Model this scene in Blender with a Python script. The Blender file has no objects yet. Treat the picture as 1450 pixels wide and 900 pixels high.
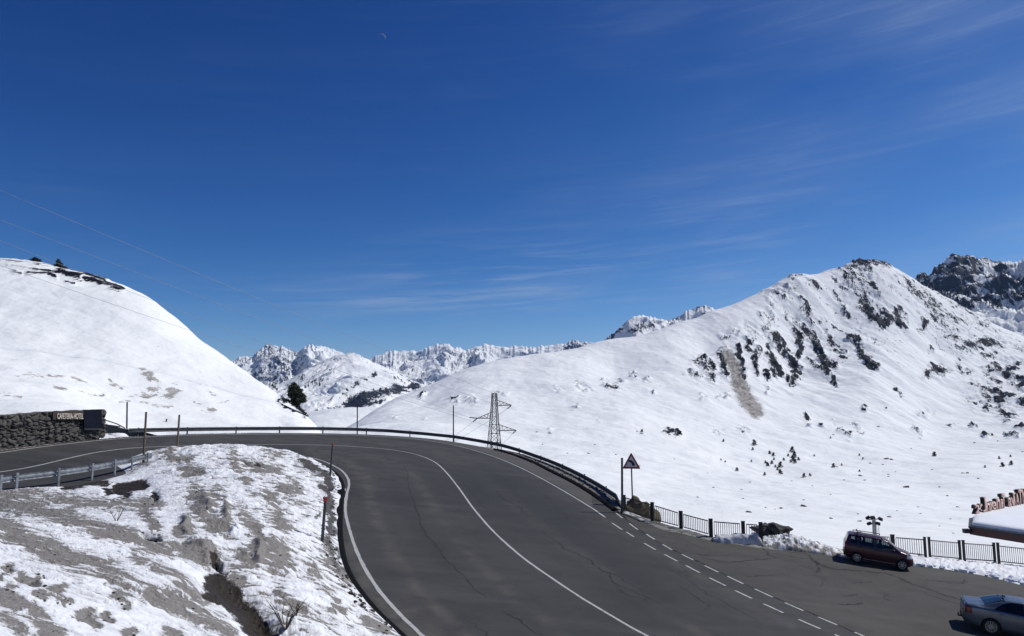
import bpy, bmesh, math, random
import numpy as np
from mathutils import Vector, Matrix
random.seed(7); RNG = np.random.RandomState(11)
scene = bpy.context.scene
COL = scene.collection
# ------------------------------------------------------------------ camera geometry (metres, camera at the origin)
F = 1050.0; TH = math.atan(129/1050); CT, ST = math.cos(TH), math.sin(TH)
PL = (-8.0172, -0.09679, 0.06077)                      # the tilted plane of road and lot: z = a + b x + c y
def plane(x, y, h=0.0): return PL[0] + PL[1]*x + PL[2]*y + h
NPL = Vector((-PL[1], -PL[2], 1)).normalized()
def ray(px, py):
    u = (px-725)/F; v = (450-py)/F
    return (u, CT - v*ST, ST + v*CT)
def at(px, py, d):
    r = ray(px, py); return Vector((r[0]*d/r[1], d, r[2]*d/r[1]))
def on(px, py, h=0.0):
    r = ray(px, py); t = (PL[0]+h)/(r[2]-PL[1]*r[0]-PL[2]*r[1])
    return Vector((r[0]*t, r[1]*t, r[2]*t))
def proj(X, Y, Z):
    w = Y*CT + Z*ST; v = -Y*ST + Z*CT
    return 725 + F*X/w, 450 - F*v/w
# ------------------------------------------------------------------ noise
_P = np.random.RandomState(3).permutation(512); _P = np.concatenate([_P, _P, _P])
_A = np.random.RandomState(4).rand(512)*2*math.pi; _GX, _GY = np.cos(_A), np.sin(_A)
def pn(x, y, seed=0):
    xi = np.floor(x).astype(np.int64); yi = np.floor(y).astype(np.int64)
    xf = x-xi; yf = y-yi
    def g(ix, iy, fx, fy):
        h = _P[(_P[(ix+seed*37) & 511] + iy) & 511]
        return _GX[h]*fx + _GY[h]*fy
    u = xf*xf*xf*(xf*(xf*6-15)+10); v = yf*yf*yf*(yf*(yf*6-15)+10)
    a = g(xi, yi, xf, yf); b = g(xi+1, yi, xf-1, yf)
    c = g(xi, yi+1, xf, yf-1); d = g(xi+1, yi+1, xf-1, yf-1)
    return 1.5*((a+(b-a)*u) + ((c+(d-c)*u)-(a+(b-a)*u))*v)
def fbm(x, y, oct=5, seed=0, gain=0.5):
    s = 0; a = 1; f = 1
    for i in range(oct):
        s = s + a*pn(x*f+i*17.3, y*f-i*9.1, seed+i); a *= gain; f *= 2.03
    return s
def ridged(x, y, oct=5, seed=0, gain=0.5):
    s = 0; a = 1; f = 1; w = 1.0
    for i in range(oct):
        n = (1-np.abs(pn(x*f+i*13.7, y*f+i*5.3, seed+i)))**2
        s = s + a*n*w; w = np.clip(n*1.6, 0, 1); a *= gain; f *= 2.07
    return s
def sstep(a, b, x):
    t = np.clip((x-a)/(b-a), 0, 1); return t*t*(3-2*t)
class TPS:
    def __init__(self, P, V, lam=1e-6):
        P = np.array(P, float); V = np.array(V, float); n = len(P)
        d = np.linalg.norm(P[:, None]-P[None], axis=2); K = self.k(d) + lam*np.eye(n)
        A = np.zeros((n+3, n+3)); A[:n, :n] = K; A[:n, n] = 1; A[:n, n+1:] = P; A[n, :n] = 1; A[n+1:, :n] = P.T
        self.P = P; self.w = np.linalg.solve(A, np.concatenate([V, [0, 0, 0]]))
    def k(self, r): return r*r*np.log(r+1e-9)
    def __call__(self, x, y):
        sh = np.shape(x); x = np.ravel(x); y = np.ravel(y); o = np.empty(len(x)); n = len(self.P)
        for i in range(0, len(x), 60000):
            a = x[i:i+60000]; b = y[i:i+60000]
            r2 = (a[:, None]-self.P[None, :, 0])**2 + (b[:, None]-self.P[None, :, 1])**2
            o[i:i+60000] = (0.5*r2*np.log(r2+1e-18))@self.w[:n] + self.w[n] + self.w[n+1]*a + self.w[n+2]*b
        return o.reshape(sh)
def seg_dist(px, py, a, b):
    ax, ay = a; bx, by = b; dx, dy = bx-ax, by-ay; L = dx*dx+dy*dy+1e-9
    t = np.clip(((px-ax)*dx+(py-ay)*dy)/L, 0, 1)
    return np.hypot(px-(ax+t*dx), py-(ay+t*dy)), t
def strokes(px, py, S):
    out = np.zeros(px.shape)
    for pts, w, s in S:
        xs = [p[0] for p in pts]; ys = [p[1] for p in pts]
        m = (px > min(xs)-3*w) & (px < max(xs)+3*w) & (py > min(ys)-3*w) & (py < max(ys)+3*w)
        if not m.any(): continue
        qx, qy = px[m], py[m]; d = np.full(qx.shape, 1e9)
        if len(pts) == 1: d = np.hypot(qx-xs[0], qy-ys[0])
        for a, b in zip(pts[:-1], pts[1:]): d = np.minimum(d, seg_dist(qx, qy, a, b)[0])
        out[m] = np.maximum(out[m], s*np.exp(-(d/w)**2))
    return out
def catmull(pts, n=8):
    P = [Vector(p) for p in pts]; P = [2*P[0]-P[1]] + P + [2*P[-1]-P[-2]]; out = []
    for i in range(1, len(P)-2):
        for j in range(n):
            t = j/n; a, b, c, d = P[i-1], P[i], P[i+1], P[i+2]
            out.append(0.5*((2*b) + (c-a)*t + (2*a-5*b+4*c-d)*t*t + (3*b-a-3*c+d)*t**3))
    out.append(P[-2]); return out
# ------------------------------------------------------------------ object helpers
def link(o, parent=None):
    COL.objects.link(o)
    if parent is not None: o.parent = parent
    return o
def tag(o, label=None, cat=None, group=None, kind=None):
    if label: o['label'] = label
    if cat: o['category'] = cat
    if group: o['group'] = group
    if kind: o['kind'] = kind
    return o
def thing(name, label, cat, loc=(0, 0, 0), group=None, mat=None):
    o = bpy.data.objects.new(name, None); o.empty_display_size = 0.3; link(o)
    if mat is not None: o.matrix_world = mat
    else: o.location = loc
    return tag(o, label, cat, group)
def mobj(name, bm, mats, parent=None, smooth=False):
    me = bpy.data.meshes.new(name)
    bm.normal_update(); bm.to_mesh(me); bm.free()
    if smooth: me.polygons.foreach_set('use_smooth', [True]*len(me.polygons))
    for m in (mats if isinstance(mats, (list, tuple)) else [mats]): me.materials.append(m)
    return link(bpy.data.objects.new(name, me), parent)
def grid_obj(name, X, Y, Z, mat, attrs=None, keep=None, parent=None, smooth=True):
    R, C = X.shape; idx = np.arange(R*C).reshape(R, C)
    q = np.stack([idx[:-1, :-1], idx[:-1, 1:], idx[1:, 1:], idx[1:, :-1]], -1).reshape(-1, 4)
    if keep is not None:
        k = keep.ravel(); q = q[k[q].all(1)]
    used = np.zeros(R*C, bool); used[q.ravel()] = True
    remap = np.cumsum(used)-1; q = remap[q]
    co = np.stack([X.ravel(), Y.ravel(), Z.ravel()], -1)[used]
    me = bpy.data.meshes.new(name)
    me.vertices.add(len(co)); me.vertices.foreach_set('co', co.astype(np.float32).ravel())
    me.loops.add(q.size); me.loops.foreach_set('vertex_index', q.astype(np.int32).ravel())
    me.polygons.add(len(q)); me.polygons.foreach_set('loop_start', np.arange(0, q.size, 4, dtype=np.int32))
    me.polygons.foreach_set('use_smooth', np.full(len(q), smooth))
    for k, v in (attrs or {}).items():
        a = me.attributes.new(k, 'FLOAT', 'POINT'); a.data.foreach_set('value', v.ravel()[used].astype(np.float32))
    me.update(calc_edges=True); me.validate()
    me.materials.append(mat)
    return link(bpy.data.objects.new(name, me), parent)
def add_box(bm, cx, cy, cz, sx, sy, sz, rot=None, mi=0):
    M = Matrix.Translation((cx, cy, cz)) @ (rot.to_4x4() if rot is not None else Matrix.Identity(4)) @ Matrix.Diagonal((sx, sy, sz, 1))
    r = bmesh.ops.create_cube(bm, size=1, matrix=M)
    for v in r['verts']:
        for f in v.link_faces: f.material_index = mi
def add_bar(bm, a, b, r, n=6, r2=None, cap=True):
    a = Vector(a); b = Vector(b); d = b-a; L = d.length
    if L < 1e-6: return
    M = Matrix.Translation((a+b)/2) @ d.to_track_quat('Z', 'Y').to_matrix().to_4x4()
    bmesh.ops.create_cone(bm, cap_ends=cap, segments=n, radius1=r, radius2=r if r2 is None else r2, depth=L, matrix=M)
def add_tube(bm, pts, rad, n=6):
    rings = []
    for i, p in enumerate(pts):
        p = Vector(p); t = (Vector(pts[min(i+1, len(pts)-1)])-Vector(pts[max(i-1, 0)])).normalized()
        q = t.to_track_quat('Z', 'Y'); r = rad[i] if hasattr(rad, '__len__') else rad
        rings.append([bm.verts.new(p + q @ Vector((r*math.cos(2*math.pi*k/n), r*math.sin(2*math.pi*k/n), 0))) for k in range(n)])
    for a, b in zip(rings[:-1], rings[1:]):
        for k in range(n): bm.faces.new((a[k], a[(k+1) % n], b[(k+1) % n], b[k]))
    bm.faces.new(rings[0][::-1]); bm.faces.new(rings[-1])
def sweep(bm, path, prof, up=None, closed=True):
    """profile (offset sideways, height) swept along a path; sideways = path direction x up"""
    up = up or Vector((0, 0, 1)); rings = []
    for i, p in enumerate(path):
        t = (Vector(path[min(i+1, len(path)-1)])-Vector(path[max(i-1, 0)])).normalized()
        s = t.cross(up).normalized()
        rings.append([bm.verts.new(Vector(p)+s*a+up*b) for a, b in prof])
    n = len(prof)
    for a, b in zip(rings[:-1], rings[1:]):
        for k in range(n if closed else n-1): bm.faces.new((a[k], a[(k+1) % n], b[(k+1) % n], b[k]))
    if closed:
        bm.faces.new(rings[0][::-1]); bm.faces.new(rings[-1])
def lump(bm, c, r, sub=2, seed=0, amp=0.3, freq=1.5, flat=0.0):
    res = bmesh.ops.create_icosphere(bm, subdivisions=sub, radius=1.0)
    rr = np.random.RandomState(seed); off = rr.rand(3)*50
    for v in res['verts']:
        p = v.co.copy()
        n = float(fbm(np.array([p.x*freq+off[0]+p.z*.7]), np.array([p.y*freq+off[1]-p.z*.9]), 4, seed % 7)[0])
        p *= 1+amp*n
        v.co = Vector((c[0]+p.x*r[0], c[1]+p.y*r[1], c[2]+p.z*r[2]))
# ------------------------------------------------------------------ materials
class NT:
    def __init__(s, name):
        s.m = bpy.data.materials.new(name); s.m.use_nodes = True; s.t = s.m.node_tree; s.n = s.t.nodes
        s.b = s.n['Principled BSDF']; s.co = s.n.new('ShaderNodeTexCoord').outputs['Object']
    def link(s, a, b): s.t.links.new(a, b)
    def set(s, sock, v):
        if hasattr(v, 'is_linked') or hasattr(v, 'links'): s.link(v, sock)
        else:
            if isinstance(v, (tuple, list)) and len(v) == 3 and sock.type == 'RGBA': v = (*v, 1)
            sock.default_value = v
    def map(s, scale=(1, 1, 1), rot=(0, 0, 0), src=None):
        n = s.n.new('ShaderNodeMapping'); s.link(src or s.co, n.inputs[0]); n.inputs['Scale'].default_value = scale; n.inputs['Rotation'].default_value = rot
        return n.outputs[0]
    def noise(s, scale, detail=4, rough=.55, vec=None, dist=0):
        n = s.n.new('ShaderNodeTexNoise'); s.link(vec or s.co, n.inputs['Vector'])
        n.inputs['Scale'].default_value = scale; n.inputs['Detail'].default_value = detail; n.inputs['Roughness'].default_value = rough; n.inputs['Distortion'].default_value = dist
        return n.outputs[0]
    def voro(s, scale, feat='F1', vec=None, out='Distance'):
        n = s.n.new('ShaderNodeTexVoronoi'); n.feature = feat; s.link(vec or s.co, n.inputs['Vector']); n.inputs['Scale'].default_value = scale
        return n.outputs[out]
    def attr(s, name):
        n = s.n.new('ShaderNodeAttribute'); n.attribute_name = name; return n.outputs['Fac']
    def math(s, op, a, b=0.0, c=None, clamp=False):
        n = s.n.new('ShaderNodeMath'); n.operation = op; n.use_clamp = clamp; s.set(n.inputs[0], a); s.set(n.inputs[1], b)
        if c is not None: s.set(n.inputs[2], c)
        return n.outputs[0]
    def ramp(s, v, a, b, lo=0.0, hi=1.0):
        n = s.n.new('ShaderNodeMapRange'); n.interpolation_type = 'SMOOTHSTEP'; s.set(n.inputs[0], v)
        for i, x in enumerate((a, b, lo, hi)): s.set(n.inputs[i+1], x)
        return n.outputs[0]
    def mix(s, f, a, b):
        n = s.n.new('ShaderNodeMix'); n.data_type = 'RGBA'; s.set(n.inputs[0], f); s.set(n.inputs[6], a); s.set(n.inputs[7], b)
        return n.outputs[2]
    def bump(s, h, strength=.3, dist=.1, prev=None):
        n = s.n.new('ShaderNodeBump'); n.inputs['Strength'].default_value = strength; n.inputs['Distance'].default_value = dist; s.link(h, n.inputs['Height'])
        if prev is not None: s.link(prev, n.inputs['Normal'])
        s.link(n.outputs[0], s.b.inputs['Normal']); return n.outputs[0]
    def out(s, col=None, rough=None, metal=None, spec=None):
        if col is not None: s.set(s.b.inputs['Base Color'], col)
        if rough is not None: s.set(s.b.inputs['Roughness'], rough)
        if metal is not None: s.set(s.b.inputs['Metallic'], metal)
        if spec is not None: s.set(s.b.inputs['Specular IOR Level'], spec)
        return s.m
def simple(name, col, rough=.6, metal=0, var=.25, scale=6, bump=0, spec=.5):
    t = NT(name); n = t.noise(scale, 5, .6)
    c = t.mix(t.ramp(n, .3, .7), [x*(1-var) for x in col], [min(1, x*(1+var)) for x in col])
    if bump: t.bump(t.noise(scale*4, 4), bump, .02)
    return t.out(c, rough, metal, spec)
SNOW = (.79, .815, .825)
def mountain_mat(name, bscale, rscale, snow=SNOW, rock=((.004, .005, .009), (.014, .016, .022)), extra=True, aniso=.36, fall=.3, debmax=.97, bst=.30, deb=(.60, .85)):  # rock tones darkened to carry the shade of its steep facets
    t = NT(name)
    v = t.map((1, aniso, aniso), (0, 0, 0), t.map((1, 1, 1), (0, 0, fall)))
    n1 = t.noise(rscale, 8, .68, v); n2 = t.noise(rscale*3.6, 6, .78, v)
    n = t.math('ADD', t.math('MULTIPLY', n1, .45), t.math('MULTIPLY', n2, .55))
    a = t.attr('rock'); th = t.math('SUBTRACT', .665, t.math('MULTIPLY', a, .245))
    k = t.ramp(n, t.math('SUBTRACT', th, .012), t.math('ADD', th, .012))
    rc = t.mix(t.noise(rscale*3, 5, .7), rock[0], rock[1])
    sn = t.mix(t.ramp(t.noise(rscale*.4, 5, .6), .35, .7), snow, [x*.955 for x in snow])
    c = t.mix(k, sn, rc)
    if extra:
        d = t.attr('debris'); dn = t.math('ADD', t.math('MULTIPLY', t.noise(rscale*5, 6, .75, v), .8), t.math('MULTIPLY', d, .62))
        dk = t.math('MULTIPLY', t.ramp(dn, deb[0], deb[1]), debmax)
        dc = t.mix(t.ramp(t.noise(rscale*2.6, 7, .75, v), .35, .65), (.15, .135, .12), (.42, .40, .37))
        c = t.mix(dk, c, dc)
    bn = t.math('ADD', t.noise(bscale, 6, .6), t.math('MULTIPLY', k, .25))
    t.bump(bn, bst, .8/bscale*.35)
    return t.out(c, .8, 0, .06)
def bank_mat():
    t = NT('dirty_snow')
    dirt = t.attr('dirt'); soil = t.attr('soil'); grey = t.attr('grit')
    fine = t.noise(26, 6, .75); mid = t.noise(5, 5, .65); vf = t.noise(24, 6, .88)
    sn = t.mix(t.ramp(mid, .35, .7), (.79, .81, .84), (.69, .71, .745))
    dn = t.math('ADD', dirt, t.math('MULTIPLY', t.math('SUBTRACT', fine, .5), .9))
    dk = t.ramp(dn, .41, .53)
    gc = t.mix(t.ramp(vf, .42, .58), (.036, .033, .029), (.225, .208, .186))
    gc = t.mix(t.math('MULTIPLY', t.ramp(mid, .42, .62), .6), gc, t.mix(t.ramp(vf, .3, .7), (.09, .084, .077), (.30, .285, .265)))
    c = t.mix(t.math('MULTIPLY', dk, .93), sn, gc)
    # a thin uneven film of grit on otherwise clean snow
    c = t.mix(t.math('MULTIPLY', t.ramp(t.math('ADD', dirt, t.math('MULTIPLY', vf, .5)), .3, .7), .28), c, (.22, .205, .185))
    gk = t.ramp(t.math('ADD', grey, t.math('MULTIPLY', t.math('SUBTRACT', t.noise(14, 6, .8), .5), 1.3)), .38, .56)
    c = t.mix(gk, c, t.mix(t.ramp(vf, .3, .7), (.018, .017, .017), (.12, .115, .11)))
    sk = t.ramp(t.math('ADD', soil, t.math('MULTIPLY', t.math('SUBTRACT', fine, .5), .9)), .42, .56)
    so = t.mix(t.ramp(t.noise(40, 6, .8), .35, .7), (.006, .005, .004), (.050, .038, .028))
    c = t.mix(sk, c, so)
    b1 = t.bump(t.math('ADD', t.noise(9, 7, .7), t.math('MULTIPLY', dk, -.12)), .13, .07)
    t.bump(t.math('MULTIPLY', vf, t.math('ADD', .25, dk)), .35, .02, b1)
    return t.out(c, .7, 0, .25)
def asphalt(name, c0, c1, patch=.5, wear=False):
    t = NT(name)
    big = t.noise(.11, 5, .6); med = t.noise(.9, 5, .65); fine = t.noise(45, 3, .7); st = t.noise(.35, 4, .6, t.map((.35, 1.6, 1), (0, 0, .75)))
    c = t.mix(t.ramp(big, .35, .65), c0, c1)
    c = t.mix(t.math('MULTIPLY', t.ramp(med, .40, .72), patch), c, [x*.62 for x in c0])
    c = t.mix(t.math('MULTIPLY', t.ramp(st, .48, .72), .6), c, [x*1.35 for x in c1])
    c = t.mix(t.math('MULTIPLY', t.ramp(fine, .4, .7), .35), c, [x*1.7 for x in c1])
    if wear:
        w = t.attr('wear'); ws = t.math('MULTIPLY', w, t.ramp(t.noise(.8, 6, .7), .25, .7))
        c = t.mix(t.ramp(ws, .0, .75, 0, .9), c, (.088, .083, .075)); c = t.mix(t.ramp(t.math('MULTIPLY', w, -1.0), .0, 1.0, 0, .55), c, (.023, .024, .027))
    wob = t.n.new('ShaderNodeVectorMath'); wob.operation = 'ADD'; t.link(t.co, wob.inputs[0])
    nn = t.n.new('ShaderNodeTexNoise'); nn.inputs['Scale'].default_value = 1.3; nn.inputs['Detail'].default_value = 6; t.link(t.co, nn.inputs['Vector']); t.link(nn.outputs['Color'], wob.inputs[1])
    cr = t.voro(.33, 'DISTANCE_TO_EDGE', wob.outputs[0])
    ck = t.math('MULTIPLY', t.ramp(cr, .0, .014, 1, 0), t.ramp(t.noise(.16, 3), .52, .62))
    c = t.mix(t.math('MULTIPLY', ck, .75), c, (.012, .012, .013))
    t.bump(t.math('ADD', fine, t.math('MULTIPLY', med, .6)), .35, .02)
    return t.out(c, .82, 0, .25)
M = {}
M['snow_hill'] = mountain_mat('hill_snow', .25, .55, extra=True, debmax=.85, deb=(.70, .82))
M['mountain'] = mountain_mat('mountain_snow_and_rock', .03, .085)
M['far'] = mountain_mat('far_mountain_snow_and_rock', .008, .026, extra=False, rock=((.010, .012, .018), (.036, .039, .046)), fall=-.2, aniso=.34)
M['crag'] = mountain_mat('crag_rock_and_snow', .022, .017, extra=False, rock=((.006, .008, .014), (.026, .029, .038)), fall=-.5, aniso=.32, bst=.9)
M['bank'] = bank_mat()
M['road'] = asphalt('road_asphalt', (.034, .0345, .0345), (.049, .0485, .0475), wear=True)
M['lot'] = asphalt('lot_asphalt', (.045, .0435, .040), (.062, .059, .054), .6)
def paint():
    t = NT('worn_white_paint'); n = t.noise(7, 6, .75)
    return t.out(t.mix(t.ramp(n, .5, .72), (.41, .41, .40), (.13, .13, .125)), .6)
M['paint'] = paint()
M['crack'] = simple('crack_dark', (.011, .011, .012), .9)  # near-black tone for the cracks and the lot seam
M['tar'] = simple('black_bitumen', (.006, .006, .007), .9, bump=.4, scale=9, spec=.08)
M['worn'] = asphalt('worn_shoulder_asphalt', (.064, .062, .058), (.082, .079, .074), .35)
M['galv'] = simple('galvanised_steel', (.30, .32, .34), .42, .75, .3, 5)
M['galvdull'] = simple('weathered_galvanised_steel', (.055, .062, .070), .6, .3, .35, 5)
M['fence'] = simple('dark_painted_steel', (.017, .017, .019), .45, .2, .3, 8)
M['wood'] = simple('weathered_wood', (.13, .095, .065), .8, 0, .4, 12, .3)
M['dark'] = simple('dark_metal', (.02, .021, .024), .5, .3)
M['lattice'] = simple('lattice_steel', (.035, .037, .04), .55, .4)
M['red'] = simple('red_reflector', (.32, .02, .02), .4)
M['signred'] = simple('sign_red_border', (.22, .018, .025), .4)
M['signwhite'] = simple('sign_white_face', (.58, .56, .56), .4, var=.06)
M['black'] = simple('black_paint', (.010, .010, .011), .45)
M['needle'] = simple('pine_needles', (.026, .036, .018), .8, 0, .5, 3)
M['needledark'] = simple('far_pine_needles', (.018, .022, .015), .85, 0, .5, .4)
M['bark'] = simple('pine_bark', (.055, .042, .032), .9, 0, .4, 9, .4)
M['boulder'] = simple('dark_boulder', (.045, .042, .04), .9, 0, .5, 1.2, .5)
M['tyre'] = simple('tyre_rubber', (.012, .012, .013), .8)
M['alloy'] = simple('alloy_rim', (.45, .46, .48), .35, .8, .15)
M['cabin'] = simple('dark_cabin', (.012, .012, .013), .8)
M['maroon'] = simple('maroon_car_paint', (.046, .003, .014), .25, .1, .08, 2, spec=.6)
M['silver'] = simple('silver_blue_car_paint', (.135, .160, .195), .25, .5, .08, 2, spec=.6)
M['plastic'] = simple('black_plastic', (.014, .014, .015), .6)
M['headlamp'] = simple('headlamp_glass', (.55, .56, .58), .15, .2, .15)
M['taillamp'] = simple('tail_lamp_red', (.20, .008, .01), .2)
def glass():
    t = NT('tinted_glass'); t.b.inputs['Transmission Weight'].default_value = .0
    n = t.n; tr = n.new('ShaderNodeBsdfTransparent'); tr.inputs[0].default_value = (.36, .40, .40, 1)
    gl = n.new('ShaderNodeBsdfGlossy'); gl.inputs['Roughness'].default_value = .05; gl.inputs[0].default_value = (.9, .9, .9, 1)
    fr = n.new('ShaderNodeFresnel'); fr.inputs[0].default_value = 1.5
    mx = n.new('ShaderNodeMixShader'); t.link(fr.outputs[0], mx.inputs[0]); t.link(tr.outputs[0], mx.inputs[1]); t.link(gl.outputs[0], mx.inputs[2])
    t.link(mx.outputs[0], n['Material Output'].inputs['Surface']); return t.m
M['glass'] = glass()
M['darkglass'] = simple('dark_tinted_glass', (.006, .007, .009), .06, 0, .05, 1, spec=.6)
M['fascia'] = simple('dark_red_fascia', (.050, .007, .011), .5, 0, .25, 1.5)
M['fasciadark'] = simple('dark_roof_trim', (.022, .024, .03), .6)
M['roofsnow'] = simple('roof_snow', (.78, .81, .85), .7, 0, .03, .6, .3, spec=.2)
M['wire'] = simple('aluminium_wire', (.42, .43, .45), .5, .3)
M['oldsnow'] = simple('old_packed_snow', (.50, .51, .52), .8, 0, .25, 2.5, .5, spec=.2)
M['plaster'] = simple('lodge_render', (.35, .30, .25), .85, 0, .12, 1, .2)
M['letterface'] = simple('faded_pink_letter_face', (.66, .44, .38), .5, 0, .12, 3)
M['letterside'] = simple('dark_brown_letter_side', (.040, .020, .016), .6, 0, .2, 3)
M['navy'] = simple('dark_navy_panel', (.005, .008, .019), .8, 0, .3, 2, spec=.15)
M['brownboard'] = simple('dark_brown_board', (.055, .034, .027), .6, 0, .3, 4)
M['cream'] = simple('cream_lettering', (.62, .57, .48), .6, 0, .1, 6)
M['twig'] = simple('dry_twig', (.09, .065, .045), .9)
M['grass'] = simple('dry_grass', (.085, .070, .040), .9, 0, .45, 5, .4)
def stone():
    t = NT('rough_stone_masonry'); k = t.attr('cell'); e = t.attr('joint')
    c = t.mix(k, (.046, .045, .044), (.125, .120, .112))
    c = t.mix(t.math('MULTIPLY', t.ramp(t.noise(2.2, 5, .7), .48, .66), .5), c, (.075, .066, .046))
    c = t.mix(t.math('MULTIPLY', t.ramp(t.noise(18, 5, .7), .4, .7), .6), c, (.03, .029, .028))
    c = t.mix(t.ramp(e, .0, .35, .9, 0), c, (.018, .017, .016))
    t.bump(t.noise(16, 6, .7), .6, .06); return t.out(c, .9)
M['stone'] = stone()
# ------------------------------------------------------------------ far edge of the asphalt and the line of rail / fence behind it
EDGE_PX = [(0, 637), (30, 633.5), (60, 629.5), (110, 624), (148, 620.3), (180, 617.8), (220, 615.8), (260, 614.4), (300, 613.4), (350, 612.8), (400, 612.8), (450, 613.2), (500, 614.2),
           (550, 616.3), (600, 620), (640, 625), (690, 634.5), (740, 649.5), (786, 671.5), (816.6, 687.5), (847, 707), (862, 718.5), (873, 725.5), (889, 728), (910, 738), (935, 748.5), (968, 756), (1007, 765), (1040, 770), (1078, 776),
           (1110, 779), (1150, 783), (1195, 789), (1250, 796), (1295, 801), (1340, 806), (1383, 813), (1420, 821), (1450, 829), (1500, 838), (1600, 856)]
RAIL_TOP = [(180, 606.3), (220, 605.6), (260, 605), (300, 604.6), (350, 604.2), (400, 604), (450, 604.2), (500, 605.2), (550, 607.5), (600, 611.5), (640, 615.5), (680, 621.8), (710.3, 628), (732, 634), (758, 642.8), (786, 653), (816.6, 666.5), (847.7, 683.5), (862, 692), (877, 702)]
EDGE = catmull([on(*p) for p in EDGE_PX], 6)
_eu = np.array([p.x/p.y for p in EDGE]); _ed = np.array([p.y for p in EDGE])
def edge_d(u): return np.interp(u, _eu, _ed)
def px_u(px): return (px-725)/F/1.0
rt_x = [p[0] for p in RAIL_TOP]; rt_y = [p[1] for p in RAIL_TOP]
def rail_point(px):
    """top of the guard rail seen at px, standing 1.0-1.6 m behind the asphalt edge"""
    py = np.interp(px, rt_x, rt_y); e = on(px, np.interp(px, [q[0] for q in EDGE_PX], [q[1] for q in EDGE_PX]))
    return at(px, py, e.y + np.interp(px, [0, 660, 730, 835, 862, 877], [1.3, 1.3, 3.4, 3.6, 3.2, 1.8]))
def railh(px): return .78 if px < 660 else max(.40, .78-.38*(px-660)/80)
# fence foot line
FENCE1 = [(884, 723.5, 703.5), (924, 738, 714), (964.5, 748, 726.5), (1007, 760, 737.5), (1053, 767, 741), (1078, 771, 742.5)]
FENCE2 = [(1216, 779, 756), (1265, 783.5, 760), (1314, 790, 763.5), (1363, 794.5, 768), (1412, 798, 771.5), (1462, 803, 777), (1514, 809, 781)]
def behind_line(px):
    """world point of the rail or fence foot at px"""
    if px < 878: 
        r = rail_point(max(px, 180)) if px >= 180 else None
        if r is None:
            e = on(px, np.interp(px, [q[0] for q in EDGE_PX], [q[1] for q in EDGE_PX])); return e + Vector((-.4, 1.4, .25))
        return r - Vector((0, 0, railh(px)))
    L = FENCE1 + [(1100, 774, 0), (1150, 776, 0)] + FENCE2
    return on(px, np.interp(px, [q[0] for q in L], [q[1] for q in L]))
# ------------------------------------------------------------------ MAIN MOUNTAIN AND VALLEY
SKY = [(460, 601, 1050), (480, 599, 1080), (520, 584, 1150), (560, 566, 1200), (600, 548, 1250), (640, 531, 1300), (680, 518, 1350), (720, 508, 1400), (760, 500, 1450), (800, 493, 1500), (840, 487, 1525), (870, 481.5, 1550), (900, 476, 1600),
       (930, 468, 1625), (960, 459, 1650), (1010, 441, 1700), (1035, 431, 1730), (1060, 420.5, 1760), (1085, 409, 1790), (1105, 398, 1810), (1122, 390.5, 1820), (1150, 388, 1850), (1170, 384.5, 1880), (1188, 380, 1920), (1202, 374.5, 1950), (1215, 371.5, 1965), (1230, 370.5, 1980), (1250, 370.5, 1995),
       (1264, 376, 2010), (1280, 385, 2020), (1300, 398, 2040), (1340, 424, 2050), (1380, 447, 2050), (1420, 466, 2050), (1460, 482, 2050), (1550, 505, 2000), (1700, 520, 2000)]
FACE = [(1120, 430, 1720), (1120, 480, 1580), (1120, 540, 1350), (1120, 590, 1100), (1180, 430, 1770), (1230, 430, 1790), (1230, 480, 1600), (1230, 540, 1350), (1230, 590, 1150), (1320, 480, 1720), (1320, 540, 1450), (1320, 600, 1200),
        (1420, 520, 1650), (1420, 580, 1300), (1420, 610, 1150), (1000, 500, 1450), (1000, 560, 1150), (1000, 620, 850), (870, 520, 1320), (870, 570, 1000), (870, 620, 700), (740, 540, 1150), (740, 590, 850), (740, 640, 550),
        (600, 570, 1080), (600, 600, 750), (500, 602, 850), (520, 614, 600), (1120, 640, 850), (1250, 640, 900), (1400, 640, 900), (1120, 690, 450), (1250, 690, 500), (1400, 690, 520), (1000, 690, 430), (900, 680, 420),
        (1120, 740, 230), (1250, 745, 250), (1400, 750, 240), (1460, 758, 220), (960, 735, 220), (820, 690, 330), (1300, 778, 130), (1400, 788, 120), (1100, 772, 130), (1000, 775, 120), (700, 670, 330), (560, 645, 300), (900, 745, 160),
        (900, 880, 60), (1200, 880, 60), (1450, 890, 60), (600, 760, 70), (450, 700, 90), (600, 690, 140), (300, 640, 300), (450, 640, 300), (450, 606, 900), (400, 612, 900), (100, 620, 900), (100, 620, 2500), (400, 600, 2200), (300, 600, 3500),
        (540, 586, 2300), (460, 595, 2000), (620, 589, 2600), (560, 586, 3500), (900, 600, 3500), (1400, 580, 3500), (1700, 640, 900), (1700, 760, 200), (1700, 900, 70), (1700, 600, 3500), (1230, 580, 3300)]
def tps_polar(P, lam=1e-6):
    A = [at(*p) for p in P]
    return TPS([(a.x/a.y*3, math.log(a.y)) for a in A], [a.z/a.y for a in A], lam)
behind = [(x, y+55, d*1.2) for x, y, d in SKY[1::3]] + [(x, y+120, d*1.45) for x, y, d in SKY[7::4]]
T_MAIN = tps_polar(SKY+FACE+behind)
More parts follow.
